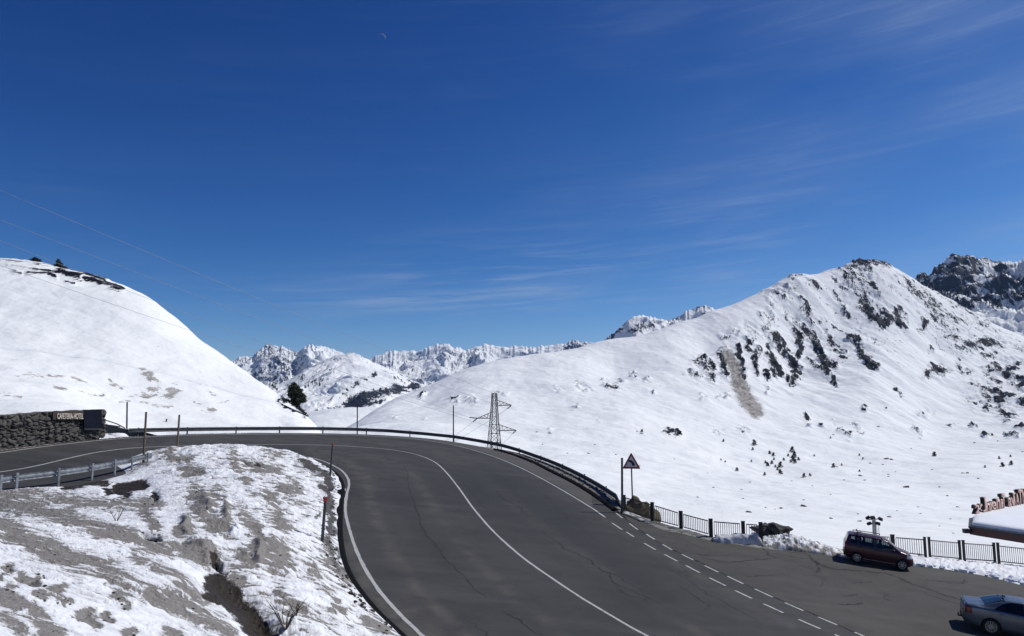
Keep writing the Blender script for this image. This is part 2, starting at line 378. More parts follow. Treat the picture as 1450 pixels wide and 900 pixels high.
ROCK = [ # summit crest and bands of the right mountain, as (line, width, strength) in photograph pixels
 ([(1192, 381), (1205, 375), (1218, 372), (1240, 371.5), (1262, 375)], 3.5, .85), ([(1196, 388), (1205, 395)], 4, .7), ([(1203, 380), (1222, 402), (1230, 425)], 7, .62), ([(1212, 374), (1224, 390), (1238, 406)], 5, .7),
 ([(1225, 374), (1240, 395)], 6, .55), ([(1181, 392), (1184, 398)], 4, .85), ([(1190, 402), (1196, 412)], 5, .75), ([(1200, 395), (1212, 415), (1224, 432)], 5, .68), ([(1181, 411), (1190, 426), (1202, 447)], 3.6, .75),
 ([(1221, 433), (1232, 445), (1246, 456), (1256, 461)], 6, .92), ([(1240, 432), (1250, 445)], 4, .6), ([(1253, 441), (1262, 452)], 6, .85), ([(1268, 440), (1279, 462)], 6.5, .9), ([(1286, 455), (1282, 444)], 4, .6), ([(1236, 405), (1250, 428), (1262, 436)], 5, .45),
 ([(1273, 396), (1285, 404), (1298, 410), (1328, 430), (1351, 450), (1394, 462)], 9, .56), ([(1290, 400), (1315, 432), (1340, 450)], 12, .45), ([(1308, 452), (1312, 456), (1306, 467)], 5, .95), ([(1320, 449), (1325, 453)], 4, .7), ([(1300, 405), (1340, 426), (1385, 449)], 4, .5),
 ([(1352, 436), (1372, 452)], 6, .5), ([(1372, 456), (1398, 460)], 4, .7), ([(1340, 462), (1380, 478), (1420, 490)], 12, .40), ([(1400, 470), (1450, 492)], 9, .45),
 ([(1092, 420), (1110, 412), (1126, 405)], 9, .46), ([(1095, 432), (1118, 424)], 9, .45), ([(1122, 391), (1135, 389)], 3, .5), ([(1140, 396), (1160, 412)], 5, .45), ([(1154, 402), (1158, 410)], 4, .6), ([(1135, 420), (1143, 430), (1145, 438)], 4.5, .7), ([(1140, 436), (1152, 460), (1156, 458)], 5.5, .68), ([(1118, 450), (1128, 458), (1138, 464)], 6, .62),
 ([(1138, 463), (1147, 476), (1160, 490)], 5, .85), ([(1127, 466), (1129, 480), (1133, 496)], 4.5, .78), ([(1094, 475), (1100, 484), (1107, 492)], 4.5, .85), ([(1086, 480), (1092, 498)], 4, .7), ([(1080, 448), (1090, 450), (1084, 470)], 7, .52), ([(1062, 460), (1072, 470)], 8, .42),
 ([(1175, 475), (1186, 488), (1196, 500)], 3.6, .9), ([(1175, 484), (1182, 494), (1194, 506)], 3.6, .9), ([(1165, 466), (1180, 478)], 2.5, .7), ([(1200, 477), (1212, 484), (1225, 497)], 4, .9), ([(1164, 452), (1185, 466), (1200, 473)], 2.2, .65), ([(1215, 462), (1235, 478), (1240, 484)], 2.4, .6), ([(1210, 484), (1216, 492), (1224, 502)], 5, .9), ([(1224, 503), (1232, 516), (1240, 519)], 6.5, 1.0), ([(1216, 494), (1220, 506)], 5, .8),
 ([(985, 514), (995, 510), (1008, 520)], 6, .56), ([(994, 516), (1004, 528), (1012, 537)], 6, .6), ([(975, 526), (990, 534)], 5, .5), ([(1024, 505), (1024, 518), (1029, 533)], 3.6, .92), ([(1045, 494), (1050, 512), (1054, 534)], 3.6, .95), ([(1058, 482), (1062, 490), (1063, 498)], 4.5, .85), ([(1068, 470), (1066, 486)], 7, .5),
 ([(1070, 498), (1071, 512), (1073, 530)], 5, .8), ([(1076, 494), (1078, 504)], 3, .6), ([(1086, 486), (1088, 490)], 3, .9), ([(1094, 478), (1099, 487), (1106, 492)], 4.5, .92), ([(1091, 500), (1095, 514), (1102, 531)], 5.5, .95), ([(1099, 525), (1102, 530)], 6, 1.0), ([(1088, 527), (1089, 538)], 4.5, .9), ([(1112, 500), (1118, 516)], 5, .75), ([(1120, 514), (1126, 532)], 8, 1.0), ([(1116, 536), (1132, 526)], 4, .8), ([(1132, 477), (1134, 490), (1132, 504)], 4.5, .88), ([(1140, 465), (1150, 474), (1158, 482)], 5, .8), ([(1152, 478), (1158, 498), (1170, 518)], 5.5, .92), ([(1148, 512), (1158, 520)], 5, .7), ([(1172, 512), (1182, 518)], 5, .85), ([(1166, 520), (1172, 526)], 5, .9), ([(1178, 536), (1180, 543)], 4.5, 1.0), ([(1026, 480), (1045, 470), (1060, 462)], 7, .40), ([(1018, 500), (1030, 497)], 6, .5), ([(1120, 546), (1126, 542)], 4, .6),
 ([(1371, 487), (1382, 489)], 5, .92), ([(1385, 484), (1406, 487)], 5, .9), ([(1395, 504), (1408, 500)], 6, .8), ([(1312, 528), (1316, 530)], 5, 1.0), ([(1320, 519), (1332, 528), (1338, 524)], 6, .85), ([(1328, 515), (1334, 516)], 4, .8), ([(1357, 510), (1357, 522)], 5, .6), ([(1362, 528), (1376, 526)], 5, .6), ([(1396, 528), (1404, 520), (1414, 524)], 6, .75), ([(1426, 530), (1434, 522), (1443, 514)], 6, .92), ([(1404, 536), (1414, 545)], 6, .6), ([(1398, 548), (1412, 556)], 7, .68), ([(1371, 563), (1374, 568)], 5, .7), ([(1380, 573), (1388, 571)], 5, .8), ([(1397, 574), (1402, 572)], 6.5, .92), ([(1412, 575), (1420, 562), (1432, 560)], 7, .85), ([(1418, 582), (1426, 590)], 7, .8), ([(1428, 582), (1436, 588)], 5, .6), ([(1436, 538), (1450, 545)], 9, .8), ([(1446, 570), (1455, 575)], 7, .7), ([(1355, 480), (1362, 500)], 10, .42), ([(1420, 505), (1435, 512)], 10, .5), ([(1340, 480), (1352, 478)], 5, .6), ([(1318, 495), (1322, 496)], 3, .7), ([(1380, 540), (1400, 565)], 10, .42),
 ([(1268, 549), (1276, 553)], 4, .72), ([(1274, 558)], 3, .7), ([(1302, 585), (1316, 588)], 5, .55), ([(1341, 602), (1346, 602)], 2.6, .9), ([(1348, 600), (1358, 599)], 1.8, .8), ([(1372, 603), (1382, 604)], 2, .7), ([(1296, 608), (1304, 612)], 3.5, .72), ([(1393, 617), (1398, 616)], 2.5, .85), ([(1425, 617), (1442, 616)], 2, .7), ([(1438, 604), (1450, 604)], 2, .7),
 ([(1206, 598), (1218, 606)], 2.0, .7), ([(1190, 610), (1204, 616)], 3, .68), ([(1216, 612), (1222, 614)], 3, .7), ([(1142, 588), (1144, 592)], 3.6, .9), ([(1142, 602), (1144, 604)], 3, .7), ([(1163, 603)], 2.4, .8), ([(1226, 580)], 3.6, .85), ([(1254, 578)], 2.2, .8), ([(1178, 597)], 2.2, .6),
 ([(820, 546), (832, 549)], 4.5, .62), ([(824, 550)], 3, .9), ([(862, 544), (872, 547), (880, 541)], 4.5, .58), ([(853, 539), (856, 543)], 3, .55), ([(893, 532), (900, 533)], 2, .7), ([(912, 537), (918, 539)], 3, .5), ([(788, 550), (792, 552)], 3, .5), ([(925, 555)], 2, .7), ([(816, 577)], 3, .68), ([(848, 594)], 1.6, .8), ([(776, 610), (780, 614)], 3, .6), ([(910, 612)], 4, .85), ([(905, 610)], 2, .7), ([(944, 611), (950, 613)], 3, .72), ([(960, 613)], 4.5, .92), ([(1048, 608), (1056, 610)], 4.5, .72), ([(1030, 560), (1027, 563)], 2, .6), ([(995, 563), (1000, 565)], 4, .5), ([(1020, 561)], 2, .7), ([(1088, 553)], 2, .6), ([(1014, 612), (1020, 613)], 4, .5), ([(641, 565), (648, 565)], 3, .55), ([(664, 565), (672, 567)], 4, .5), ([(594, 562), (600, 558)], 3, .75), ([(600, 594)], 2, .5), ([(556, 588), (564, 592)], 1.5, .3), ([(700, 556), (716, 558)], 3, .4)]
DEBRIS = [([(1032, 504), (1040, 522), (1046, 545)], 10, 1.0), ([(1046, 545), (1058, 568), (1071, 582)], 13.5, .98)]
def rows(segs):
    out = []
    for a, b, n in segs: out.append(np.exp(np.linspace(math.log(a), math.log(b), n, endpoint=False)))
    return np.concatenate(out + [[segs[-1][1]]])
def skyline_fix(T, sky, d0, d1):
    A = [at(*p) for p in sky]; su = np.array([a.x/a.y for a in A]); se = np.array([a.z/a.y for a in A]); sd = np.array([a.y for a in A])
    uu = np.linspace(su[0], su[-1], 260); dd = np.exp(np.linspace(math.log(d0), math.log(d1), 240)); U, D = np.meshgrid(uu, dd)
    E = T(U*3, np.log(D)); tgt = np.interp(uu, su, se); dr = np.interp(uu, su, sd); delta = np.zeros(len(uu))
    for _ in range(4):
        W = sstep(.62, .9, D/dr[None]); delta += tgt - (E+delta[None]*W).max(0)
    delta = np.convolve(np.pad(delta, 6, 'edge'), np.ones(13)/13, 'valid')
    def f(U, D):
        q = D/np.interp(U, uu, dr); return np.interp(U, uu, delta)*sstep(.62, .9, q)*sstep(1.9, 1.25, q)*sstep(su[0]-.03, su[0], U)*D
    return f
FIX_M = skyline_fix(T_MAIN, SKY, 500, 3200)
def main_height(U, D):
    Z = T_MAIN(U*3, np.log(D))*D + FIX_M(U, D); X = U*D
    k = sstep(120, 500, D)
    Z = Z + k*(5.0*fbm(X/230, D/230, 3, 1) + 2.5*fbm(X/80, D/80, 4, 5)) + sstep(80, 300, D)*.35*fbm(X/14, D/14, 3, 9)
    return Z
def make_main():
    us = np.linspace(-.42, 1.02, 1150); ds = rows([(58, 300, 110), (300, 900, 170), (900, 2150, 370), (2150, 4000, 40)])
    U, D = np.meshgrid(us, ds); Z = main_height(U, D); X = U*D
    px, py = proj(X, D, Z)
    front = D < np.interp(px, [s[0] for s in SKY], [s[2] for s in SKY])*1.06
    wx = 3.0*fbm(X/55, D/55, 4, 21, .6)+2.4*fbm(X/17, D/24, 3, 23, .6); wy = 3.2*fbm(X/55, D/55, 4, 27, .6)+3.0*fbm(X/17, D/24, 3, 29, .6)
    rock = strokes(px+wx, py+wy, [(p_, w_*1.22, s_) for p_, w_, s_ in ROCK])*front
    deb = strokes(px+.6*wx, py+.6*wy, DEBRIS)*front
    # ribs stand out of the snow where rock shows, gullies between them
    rib = np.zeros_like(Z); kf = sstep(600, 1100, D)
    n = ridged(X/95+D/400, (D+X*.7)/330, 4, 31)
    Z = Z + kf*(np.clip(rock, 0, .6)*(2.5+7*(n-.9)+9*fbm(X/15, D/18, 3, 37)) + 4.5*(n-.9)*sstep(950, 1400, D)*np.exp(-((px-1190)/200)**2))
    rock = np.clip(rock*1.08 + kf*(n-.9)*.30*sstep(.05, .4, rock) + .22*fbm(X/26, D/40, 4, 33)*sstep(.05, .4, rock)*kf, 0, 1.05)
    # thin sprinkling of pebbles and shrubs over the upper slopes
    spr = .26*sstep(960, 1100, px)*sstep(600, 470, py)*front + .02
    spr = spr + .14*sstep(.15, .5, fbm(X/120, D/120, 3, 41))*sstep(1020, 1300, px)*sstep(620, 480, py)
    rock = np.maximum(rock, np.clip(spr, 0, .42)*(D > 150))
    o = grid_obj('mountain', X, D+0*X, Z, M['mountain'], {'rock': rock, 'debris': deb}); tag(o, kind='structure')
    return o
make_main()
_RB = None
def hit_main(px, py):
    """first point of the valley / mountain surface met by the sight line through a pixel"""
    ds = np.exp(np.linspace(math.log(75), math.log(2300), 900)); r = ray(px, py); u = r[0]/r[1]; e = r[2]/r[1]
    Z = main_height(np.full(900, u), ds); m = np.where(Z > e*ds)[0]
    d = ds[m[0]] if len(m) else 600.0
    return Vector((u*d, d, float(main_height(np.array([u]), np.array([d]))[0])))
# ------------------------------------------------------------------ FAR RANGES (each its own range of hills)
def far_range(name, sky, d0, depth, slope, amp, wl, rockbase, seed, valley_py, strk=None, pad=0, ncol=420, nrow=150, rdir=.5, behindslope=.6, stretch=3.2, jag=1.8, mat='far'):
    sx = np.array([s[0] for s in sky], float); sy = np.array([s[1] for s in sky], float)
    px = np.linspace(sx[0], sx[-1], ncol); py = np.interp(px, sx, sy)
    u = (px-725)/F
    T = np.concatenate([np.linspace(-1, 0, nrow, endpoint=False), np.linspace(0, .5, nrow//4)])
    PX, TT = np.meshgrid(px, T); PY = np.interp(PX, sx, sy)
    v = (450-PY)/F; e = (ST+v*CT)/(CT-v*ST); U = ((PX-725)/F)/(CT-v*ST)
    D = d0 + TT*depth
    zr = e*d0 + jag*d0/F*(1.6*np.abs(pn(PX/5.5, PX*0+seed, seed))-.5+1.1*(.5-np.abs(pn(PX/13, PX*0+seed+4, seed))))*1.2*sstep(-.25, -.02, TT)
    vb = (450-valley_py)/F; zb = (ST+vb*CT)/(CT-vb*ST)*(d0-depth)
    a = np.clip(-TT, 0, 1)
    prof = (1-a)**slope
    Z = np.where(TT <= 0, zb + (zr-zb)*prof, zr - TT*depth*behindslope)
    X = U*D
    w = np.where(TT <= 0, np.minimum(1, a*4.5), .0)
    r = ridged((X+rdir*D)/wl+.5*fbm(X/wl*.7, D/wl*.7, 3, seed+9), D/(wl*stretch), 6, seed, .55); 
    Z = Z + amp*(r-1.05)*(.05+.95*w)*(1-.75*sstep(.72, 1, a)) + amp*.10*fbm(X/(wl*.12), D/(wl*.12), 3, seed+3)
    gx = np.gradient(Z, axis=1)/np.maximum(np.gradient(X, axis=1), 1e-3); gy = np.gradient(Z, axis=0)/np.maximum(np.gradient(D, axis=0), 1e-3)
    st = np.hypot(gx, gy); q = np.clip((st-np.median(st))/(st.std()+1e-6), -2, 2)
    P2, Q2 = proj(X, D, Z)
    rock = rockbase(P2, Q2, a) + .10*q
    if strk: rock = np.maximum(rock, 1.17*strokes(P2+3*fbm(X/130, D/130, 4, seed+5, .65), Q2+3*fbm(X/130, D/260, 4, seed+6, .65), strk))
    o = grid_obj(name, X, D, Z, M[mat], {'rock': np.clip(rock, 0, 1.5)}); tag(o, kind='structure'); return o
RANGE_F = [(300, 530), (318, 520), (330, 511.5), (338, 507), (345, 503.5), (352, 505.5), (358, 506), (364, 498), (370, 492.5), (376, 490.5), (385, 489), (392, 488.5), (400, 490), (410, 493.5), (418, 499), (424, 496), (430, 491), (436, 488.5), (444, 489.5), (457, 489), (468, 493), (482, 497.5), (500, 506), (520, 509),
           (532, 503.5), (540, 501), (548, 498), (560, 497), (575, 496.5), (588, 497.5), (596, 496.5), (605, 494), (614, 490), (622, 488), (632, 487), (642, 491), (652, 494), (660, 497), (668, 493), (676, 489.5), (685, 488), (696, 489), (708, 491.5), (722, 490.5), (738, 490), (752, 492.5), (765, 490), (778, 489.5), (790, 488), (800, 487.5), (808, 484), (815, 480.5), (822, 482.5), (830, 483.5), (842, 486), (860, 492), (900, 500)]
far_range('far_mountains', RANGE_F, 8200, 3200, 1.25, 125, 560, lambda x, y, a: .36+.24*np.exp(-((x-390)/35)**2)-.25*np.exp(-((x-450)/20)**2)+.3*sstep(780, 812, x)-.12*np.exp(-((x-690)/14)**2), 3, 592, ncol=700, nrow=200)
RANGE_M = [(290, 575), (330, 566), (370, 554), (405, 540), (430, 524), (450, 513), (470, 505), (485, 501), (500, 499), (512, 503), (525, 510.5), (540, 517.5), (552, 523), (565, 530), (578, 536.5), (590, 541), (605, 546), (625, 552), (660, 566), (720, 585)]
FOREST = [([(492, 572), (515, 562), (540, 556), (562, 552)], 9, .95), ([(520, 570), (500, 574)], 7, .95), ([(562, 550), (580, 547), (592, 546)], 5, .95), ([(480, 560), (505, 540), (530, 528)], 7, .5), ([(440, 585), (480, 578)], 7, .58), ([(560, 533), (575, 540), (590, 543)], 5, .55), ([(405, 530), (420, 520), (432, 512)], 6, .55), ([(470, 506), (500, 500), (515, 505)], 4, .5), ([(415, 545), (430, 530)], 4, .48), ([(455, 570), (470, 562)], 6, .5), ([(520, 526), (530, 532)], 5, .6), ([(545, 566), (520, 574)], 4, .85)]
far_range('middle_ridge', RANGE_M, 4300, 1500, 1.0, 45, 430, lambda x, y, a: .16+.18*sstep(500, 440, x)+0*a, 8, 590, FOREST, ncol=520, nrow=170, rdir=-.4, jag=.5)
RANGE_G = [(830, 505), (850, 494), (862, 482), (868, 476.5), (874, 469), (882, 461), (890, 452.5), (896, 448.5), (905, 447.5), (918, 448.5), (930, 451), (944, 453), (950, 452), (960, 448), (970, 443.5), (978, 439.5), (986, 435.5), (993, 432.5), (1000, 434), (1006, 435.5), (1013, 438), (1022, 446), (1040, 456), (1080, 470)]
RG = [([(870, 474), (880, 466), (892, 454)], 6, .66), ([(890, 470), (912, 462), (924, 458)], 8, .60), ([(900, 458), (915, 456)], 6, .6), ([(950, 452), (965, 450)], 5, .62), ([(984, 437), (994, 434), (1004, 437)], 4, .68), ([(992, 442), (1002, 446)], 3, .62)]
far_range('back_peaks', RANGE_G, 3600, 1000, 1.15, 55, 330, lambda x, y, a: .30+0*a, 12, 520, RG, ncol=420, nrow=120)
RANGE_H = [(1240, 452), (1265, 430), (1285, 416), (1300, 401), (1308, 396.5), (1318, 388), (1326, 383.5), (1332, 381), (1342, 377), (1350, 371.5), (1356, 366.5), (1362, 367.5), (1370, 367), (1380, 367), (1392, 365.5), (1400, 366.5), (1408, 370), (1418, 370.5), (1428, 371.5), (1436, 373.5), (1442, 371.5), (1450, 367), (1470, 355), (1500, 348), (1560, 365), (1640, 390)]
def rh(x, y, a):
    low = np.interp(x, [1300, 1340, 1380, 1420, 1450, 1500], [455, 452, 446, 440, 438, 430])
    return .70 - .62*sstep(low-10, low+6, y) - .45*np.exp(-((x-1398)/10)**2-((y-385)/10)**2) - .30*sstep(1410, 1440, x)*sstep(405, 380, y)
far_range('rocky_summit', RANGE_H, 3100, 1000, .95, 95, 330, rh, 17, 500, [([(1380, 424), (1395, 416), (1402, 410)], 3, .2)], ncol=460, nrow=170, jag=1.5, stretch=1.5, mat='crag')
# ------------------------------------------------------------------ LEFT SNOW HILL
HILL_SKY = [(-200, 345, 140), (-100, 356, 140), (0, 366.5, 140), (30, 369.5, 140), (60, 374, 139), (85, 380, 138), (110, 386, 137), (140, 393.5, 136), (165, 400, 135), (182, 405.5, 134), (198, 413, 133), (213, 422, 131.5), (233, 438.5, 130), (250, 453.5, 128), (267, 469.5, 126), (280, 481, 124), (293, 491, 123), (311, 503, 121), (330, 515, 119), (360, 534, 116), (390, 556, 111), (417, 576, 106), (447, 602, 98)]
HF = [(-200, 480, 90), (-200, 570, 55), (0, 480, 92), (100, 480, 97), (200, 500, 98), (280, 540, 95), (350, 580, 90), (100, 550, 72), (200, 570, 80), (0, 545, 66), (400, 601, 87), (300, 590, 80), (0, 581, 54), (60, 578, 56), (130, 583, 60), (170, 598, 65), (240, 600, 72), (300, 602, 75), (390, 606, 79), (440, 610, 80),
      (470, 640, 95), (500, 680, 88), (520, 640, 130), (600, 720, 120)]
T_HILL = tps_polar(HILL_SKY + HF + [(x-10, y+45, d*1.25) for x, y, d in HILL_SKY[::2]] + [(x-10, y+110, d*1.7) for x, y, d in HILL_SKY[::3]])
FIX_H = skyline_fix(T_HILL, HILL_SKY, 62, 200)
def hill_height(U, D):
    X = U*D
    return T_HILL(U*3, np.log(D))*D + FIX_H(U, D) + .45*fbm(X/16, D/16, 3, 51) + .10*fbm(X/3.3, D/3.3, 4, 55)*1
HR = [([(12, 376), (40, 379), (70, 383)], 1.6, .7), ([(0, 368), (40, 371), (75, 376), (110, 384)], 1.5, .75), ([(40, 386), (60, 387), (85, 386)], 3, .9), ([(85, 384), (98, 388), (112, 393)], 4, 1), ([(112, 385), (132, 391), (150, 396)], 2.4, 1), ([(120, 394), (140, 399), (160, 404), (174, 409)], 2.2, 1), ([(158, 408), (172, 410)], 2.8, 1), ([(92, 399), (106, 402)], 1.4, .85), ([(70, 389), (78, 392)], 2.5, .9), ([(20, 385), (30, 387)], 2, .8), ([(148, 560), (153, 561)], 2, .6),
      ([(386, 545), (392, 551)], 2, .9), ([(396, 564), (403, 570)], 3, .95), ([(402, 563), (418, 572), (432, 589)], 5.5, 1), ([(394, 568), (400, 575), (416, 583), (430, 588)], 2.4, .9)]
HD = [([(205, 528), (225, 545), (255, 556)], 10, 0.81), ([(150, 540), (165, 547), (178, 550)], 6, 0.85), ([(195, 558), (230, 560), (250, 563)], 6, 0.81), ([(215, 552), (240, 562)], 6, 0.81), ([(285, 574), (300, 581)], 5, 0.81), ([(60, 530), (80, 533)], 5, 0.65), ([(95, 535), (118, 538)], 4, 0.72), ([(0, 556), (25, 559)], 4, 0.72), ([(280, 540), (310, 565)], 10, 0.55), ([(60, 545), (140, 560)], 8, 0.49), ([(0, 535), (60, 530)], 8, 0.49), ([(130, 560), (250, 575)], 8, 0.47)]
def make_hill():
    us = np.linspace(-.86, -.17, 640); ds = rows([(40, 90, 220), (90, 145, 220), (145, 250, 20)])
    U, D = np.meshgrid(us, ds); Z = hill_height(U, D); X = U*D; px, py = proj(X, D, Z)
    fr = D < np.interp(px, [s[0] for s in HILL_SKY], [s[2] for s in HILL_SKY])*1.1
    wx = 3*fbm(X/4, D/4, 4, 61); wy = 2*fbm(X/4, D/4, 4, 67)
    rock = strokes(px+wx, py+wy, [(p_, w_*(1.55 if p_[0][1] < 420 else 1.0), s_) for p_, w_, s_ in HR])*fr; deb = strokes(px+4*wx, py+1.5*wy, HD)*fr; deb = deb*(.84+.75*fbm(X/1.3, D/3.0, 4, 69, .65)+.35*fbm((X+D)/.5, D/1.4, 3, 70))
    Z = Z + .25*rock
    keep = D > edge_d(U) + np.where(U < -.50, 1.1, 2.0)
    o = grid_obj('snow_hill', X, D, Z, M['snow_hill'], {'rock': np.maximum(rock, .1), 'debris': deb}, keep); tag(o, kind='structure')
make_hill()
def hit_hill(px, py):
    ds = np.linspace(55, 160, 800); r = ray(px, py); u = r[0]/r[1]; e = r[2]/r[1]
    Z = hill_height(np.full(800, u), ds); m = np.where(Z > e*ds)[0]
    if len(m): d = ds[m[0]]
    else: d = ds[np.argmax(Z-e*ds)]
    return Vector((u*d, d, float(hill_height(np.array([u]), np.array([d]))[0])))
# ------------------------------------------------------------------ ROAD, LOT, MARKINGS
SEAM_PX = [(876, 724.5), (894.5, 740.7), (915, 756), (937, 769.7), (959, 780.7), (998, 798.6), (1032, 815.9), (1060, 829), (1105, 849), (1150, 868), (1200, 890), (1232, 905)]
SEAM = catmull([on(*p) for p in SEAM_PX], 4)
def poly_obj(name, pts, mat, lift=0.0):
    bm = bmesh.new(); f = bm.faces.new([bm.verts.new((p[0], p[1], plane(p[0], p[1])+lift)) for p in pts])
    bmesh.ops.triangulate(bm, faces=[f]); 
    for q in bm.faces:
        if q.normal.z < 0: q.normal_flip()
    return tag(mobj(name, bm, mat), kind='structure')
i0 = min(range(len(EDGE)), key=lambda i: (EDGE[i]-SEAM[0]).length)
ROADP = [(-36, -25), (-34, 5), (-32, 28)] + [(p.x, p.y) for p in EDGE[:i0]] + [(p.x, p.y) for p in SEAM] + [(17, 15), (26, -5), (32, -25)]
TRACKS = [([(660, 900), (600, 845), (560, 790), (535, 740), (524, 700), (516, 674), (492, 652), (440, 640)], 12, .62), ([(800, 900), (722, 840), (660, 780), (622, 730), (598, 690), (572, 662), (530, 646), (470, 637)], 11, .5), ([(1000, 900), (900, 840), (812, 780), (748, 730), (702, 690), (662, 656), (612, 638), (540, 627), (450, 622.5), (300, 622), (150, 631)], 9, .5), ([(1120, 885), (1000, 820), (900, 765), (840, 725), (780, 690), (720, 664), (650, 642), (580, 629)], 8, .45), ([(585, 900), (552, 868), (520, 830), (500, 790), (492, 760)], 10, .9), ([(640, 930), (610, 900), (570, 860)], 26, .6)]
def make_road():
    us = np.linspace(-1.25, 1.15, 1300); ds = rows([(12, 30, 260), (30, 76, 260)]); U, D = np.meshgrid(us, ds); X = U*D; Z = plane(X, D); px, py = proj(X, D, Z)
    ins = np.zeros(X.shape, bool); n = len(ROADP); j = n-1
    for i in range(n):
        x1, y1 = ROADP[i]; x2, y2 = ROADP[j]; j = i
        if y1 == y2: continue
        ins ^= ((y1 > D) != (y2 > D)) & (X < (x2-x1)*(D-y1)/(y2-y1)+x1)
    wx = 5*fbm(X*.5, D*.5, 3, 121); w = strokes(px+wx, py+wx*.6, TRACKS)
    dk = strokes(px+2*wx, py+2*wx, [([(690, 680), (760, 725), (830, 775), (930, 850)], 34, .9), ([(560, 690), (590, 745), (640, 810)], 16, .5), ([(200, 626), (350, 621), (480, 621)], 3, .5)])
    o = grid_obj('road', X, D, Z, M['road'], {'wear': w-dk*(1-w)}, ins, smooth=False); tag(o, kind='structure')
make_road()
LOTP = [(p.x, p.y) for p in SEAM][::-1] + [(p.x, p.y) for p in EDGE[i0:]] + [(36, 20), (38, -5), (36, -25), (32, -25), (26, -5), (17, 15)]
poly_obj('parking_lot', LOTP, M['lot'])
def strip(bm, pts, w, lift, jit=0.0, taper=False):
    """flat band of width w along points on the road plane"""
    vs = []; n = len(pts)
    for i, p in enumerate(pts):
        t = Vector(pts[min(i+1, n-1)])-Vector(pts[max(i-1, 0)]); t.z = 0; t.normalize(); s = Vector((t.y, -t.x, 0))
        ww = w*(1 if not taper else (.35+.65*math.sin(math.pi*(i+.5)/n)))*(1+jit*(random.random()-.5)*2); j = (random.random()-.5)*jit*w
        row = []
        for k in (-.5, .5):
            q = Vector(p)+s*(k*ww+j); row.append(bm.verts.new((q.x, q.y, plane(q.x, q.y)+lift)))
        vs.append(row)
    for a, b in zip(vs[:-1], vs[1:]):
        f = bm.faces.new((a[0], a[1], b[1], b[0])); f.normal_update()
        if f.normal.z < 0: f.normal_flip()
INNER_PX = [(660, 955), (625, 925), (594, 896), (565, 868), (540, 840), (521, 812), (507, 785), (497, 757), (491, 735), (489, 718), (491, 700), (494, 688), (493, 678), (486, 668), (474, 660), (456, 652), (432, 646), (400, 641)]
INNER = catmull([on(*p) for p in INNER_PX], 6)
CEN_PX = [(1010, 950), (960, 922), (912, 898), (868, 873), (820, 844), (775, 814), (740, 789), (711, 764), (690, 743), (670, 719), (652, 694), (634, 671), (617, 655), (595, 645), (570, 639), (540, 635), (505, 632.3), (470, 630.5), (430, 629.5), (380, 629.3), (330, 629.6), (280, 630.5), (230, 632), (190, 634), (160, 637), (130, 641.5), (100, 648), (60, 657.5), (30, 663.5), (0, 668), (-60, 676), (-120, 683)]
OUT_PX = [(857, 732.3), (838, 719), (805, 699), (770, 679), (735, 661), (700, 646.5), (665, 635.5), (630, 627.5), (590, 621.8), (550, 618.5), (500, 616), (450, 615), (400, 614.6), (350, 614.8), (300, 615.4), (260, 616.3), (220, 617.8), (180, 620.2), (140, 623.4), (100, 627.6), (60, 632.4), (30, 636.5), (0, 641), (-60, 651)]
bm = bmesh.new(); strip(bm, INNER, .14, .004, .12)
strip(bm, catmull([on(*p) for p in CEN_PX], 6), .115, .004, .12); strip(bm, catmull([on(*p) for p in OUT_PX], 6), .115, .004, .15)
DA = [((866.6, 740.3), (880.7, 749.7)), ((886.9, 753.1), (897.5, 760)), ((912.4, 769.2), (928, 778.2)), ((940.7, 784.8), (959.3, 794.6)), ((971.4, 800.7), (991, 811)), ((1004.6, 818), (1027.6, 829.4)), ((1041.2, 836.2), (1064.6, 847.4)), ((1081.2, 854.9), (1109.2, 867.8)), ((1130.7, 877), (1161.3, 890.3)), ((1182, 898.4), (1216, 913)),
      ((872.4, 726.2), (881.4, 733.5)), ((891, 741), (903, 749.7)), ((915.2, 756.1), (927.2, 763.9)), ((938.2, 770.8), (951.7, 778.6)), ((965.5, 784.8), (982.5, 793.1)), ((997.9, 800.7), (1017, 810)), ((1030.3, 815.9), (1052.4, 826.6)), ((1068.8, 833.9), (1094.1, 845.5)), ((1111.2, 853.3), (1137.7, 864.7)), ((1158.7, 873.5), (1185.4, 884.9)), ((1210.3, 895.3), (1238, 907))]
for a, b in DA:
    A, B = on(*a), on(*b); strip(bm, [A.lerp(B, k/5) for k in range(6)], .105, .008, .1)
tag(mobj('road_markings', bm, M['paint']), kind='structure')
# worn pale shoulders outside the edge lines
bm = bmesh.new()
outw = catmull([on(*p) for p in OUT_PX[1:14]], 5); ew = []
for p in outw:
    j = min(range(i0), key=lambda i: abs(_eu[i]-p.x/p.y)); ew.append(EDGE[j].copy())
for i in range(len(outw)-1):
    a, b, c, d = outw[i], outw[i+1], ew[i+1], ew[i]
    q = [a.lerp(d, .12), b.lerp(c, .12), c, d]
    f = bm.faces.new([bm.verts.new((v.x, v.y, plane(v.x, v.y)+.002)) for v in q]); f.normal_update()
    if f.normal.z < 0: f.normal_flip()
tag(mobj('road_shoulder', bm, M['worn']), kind='structure')
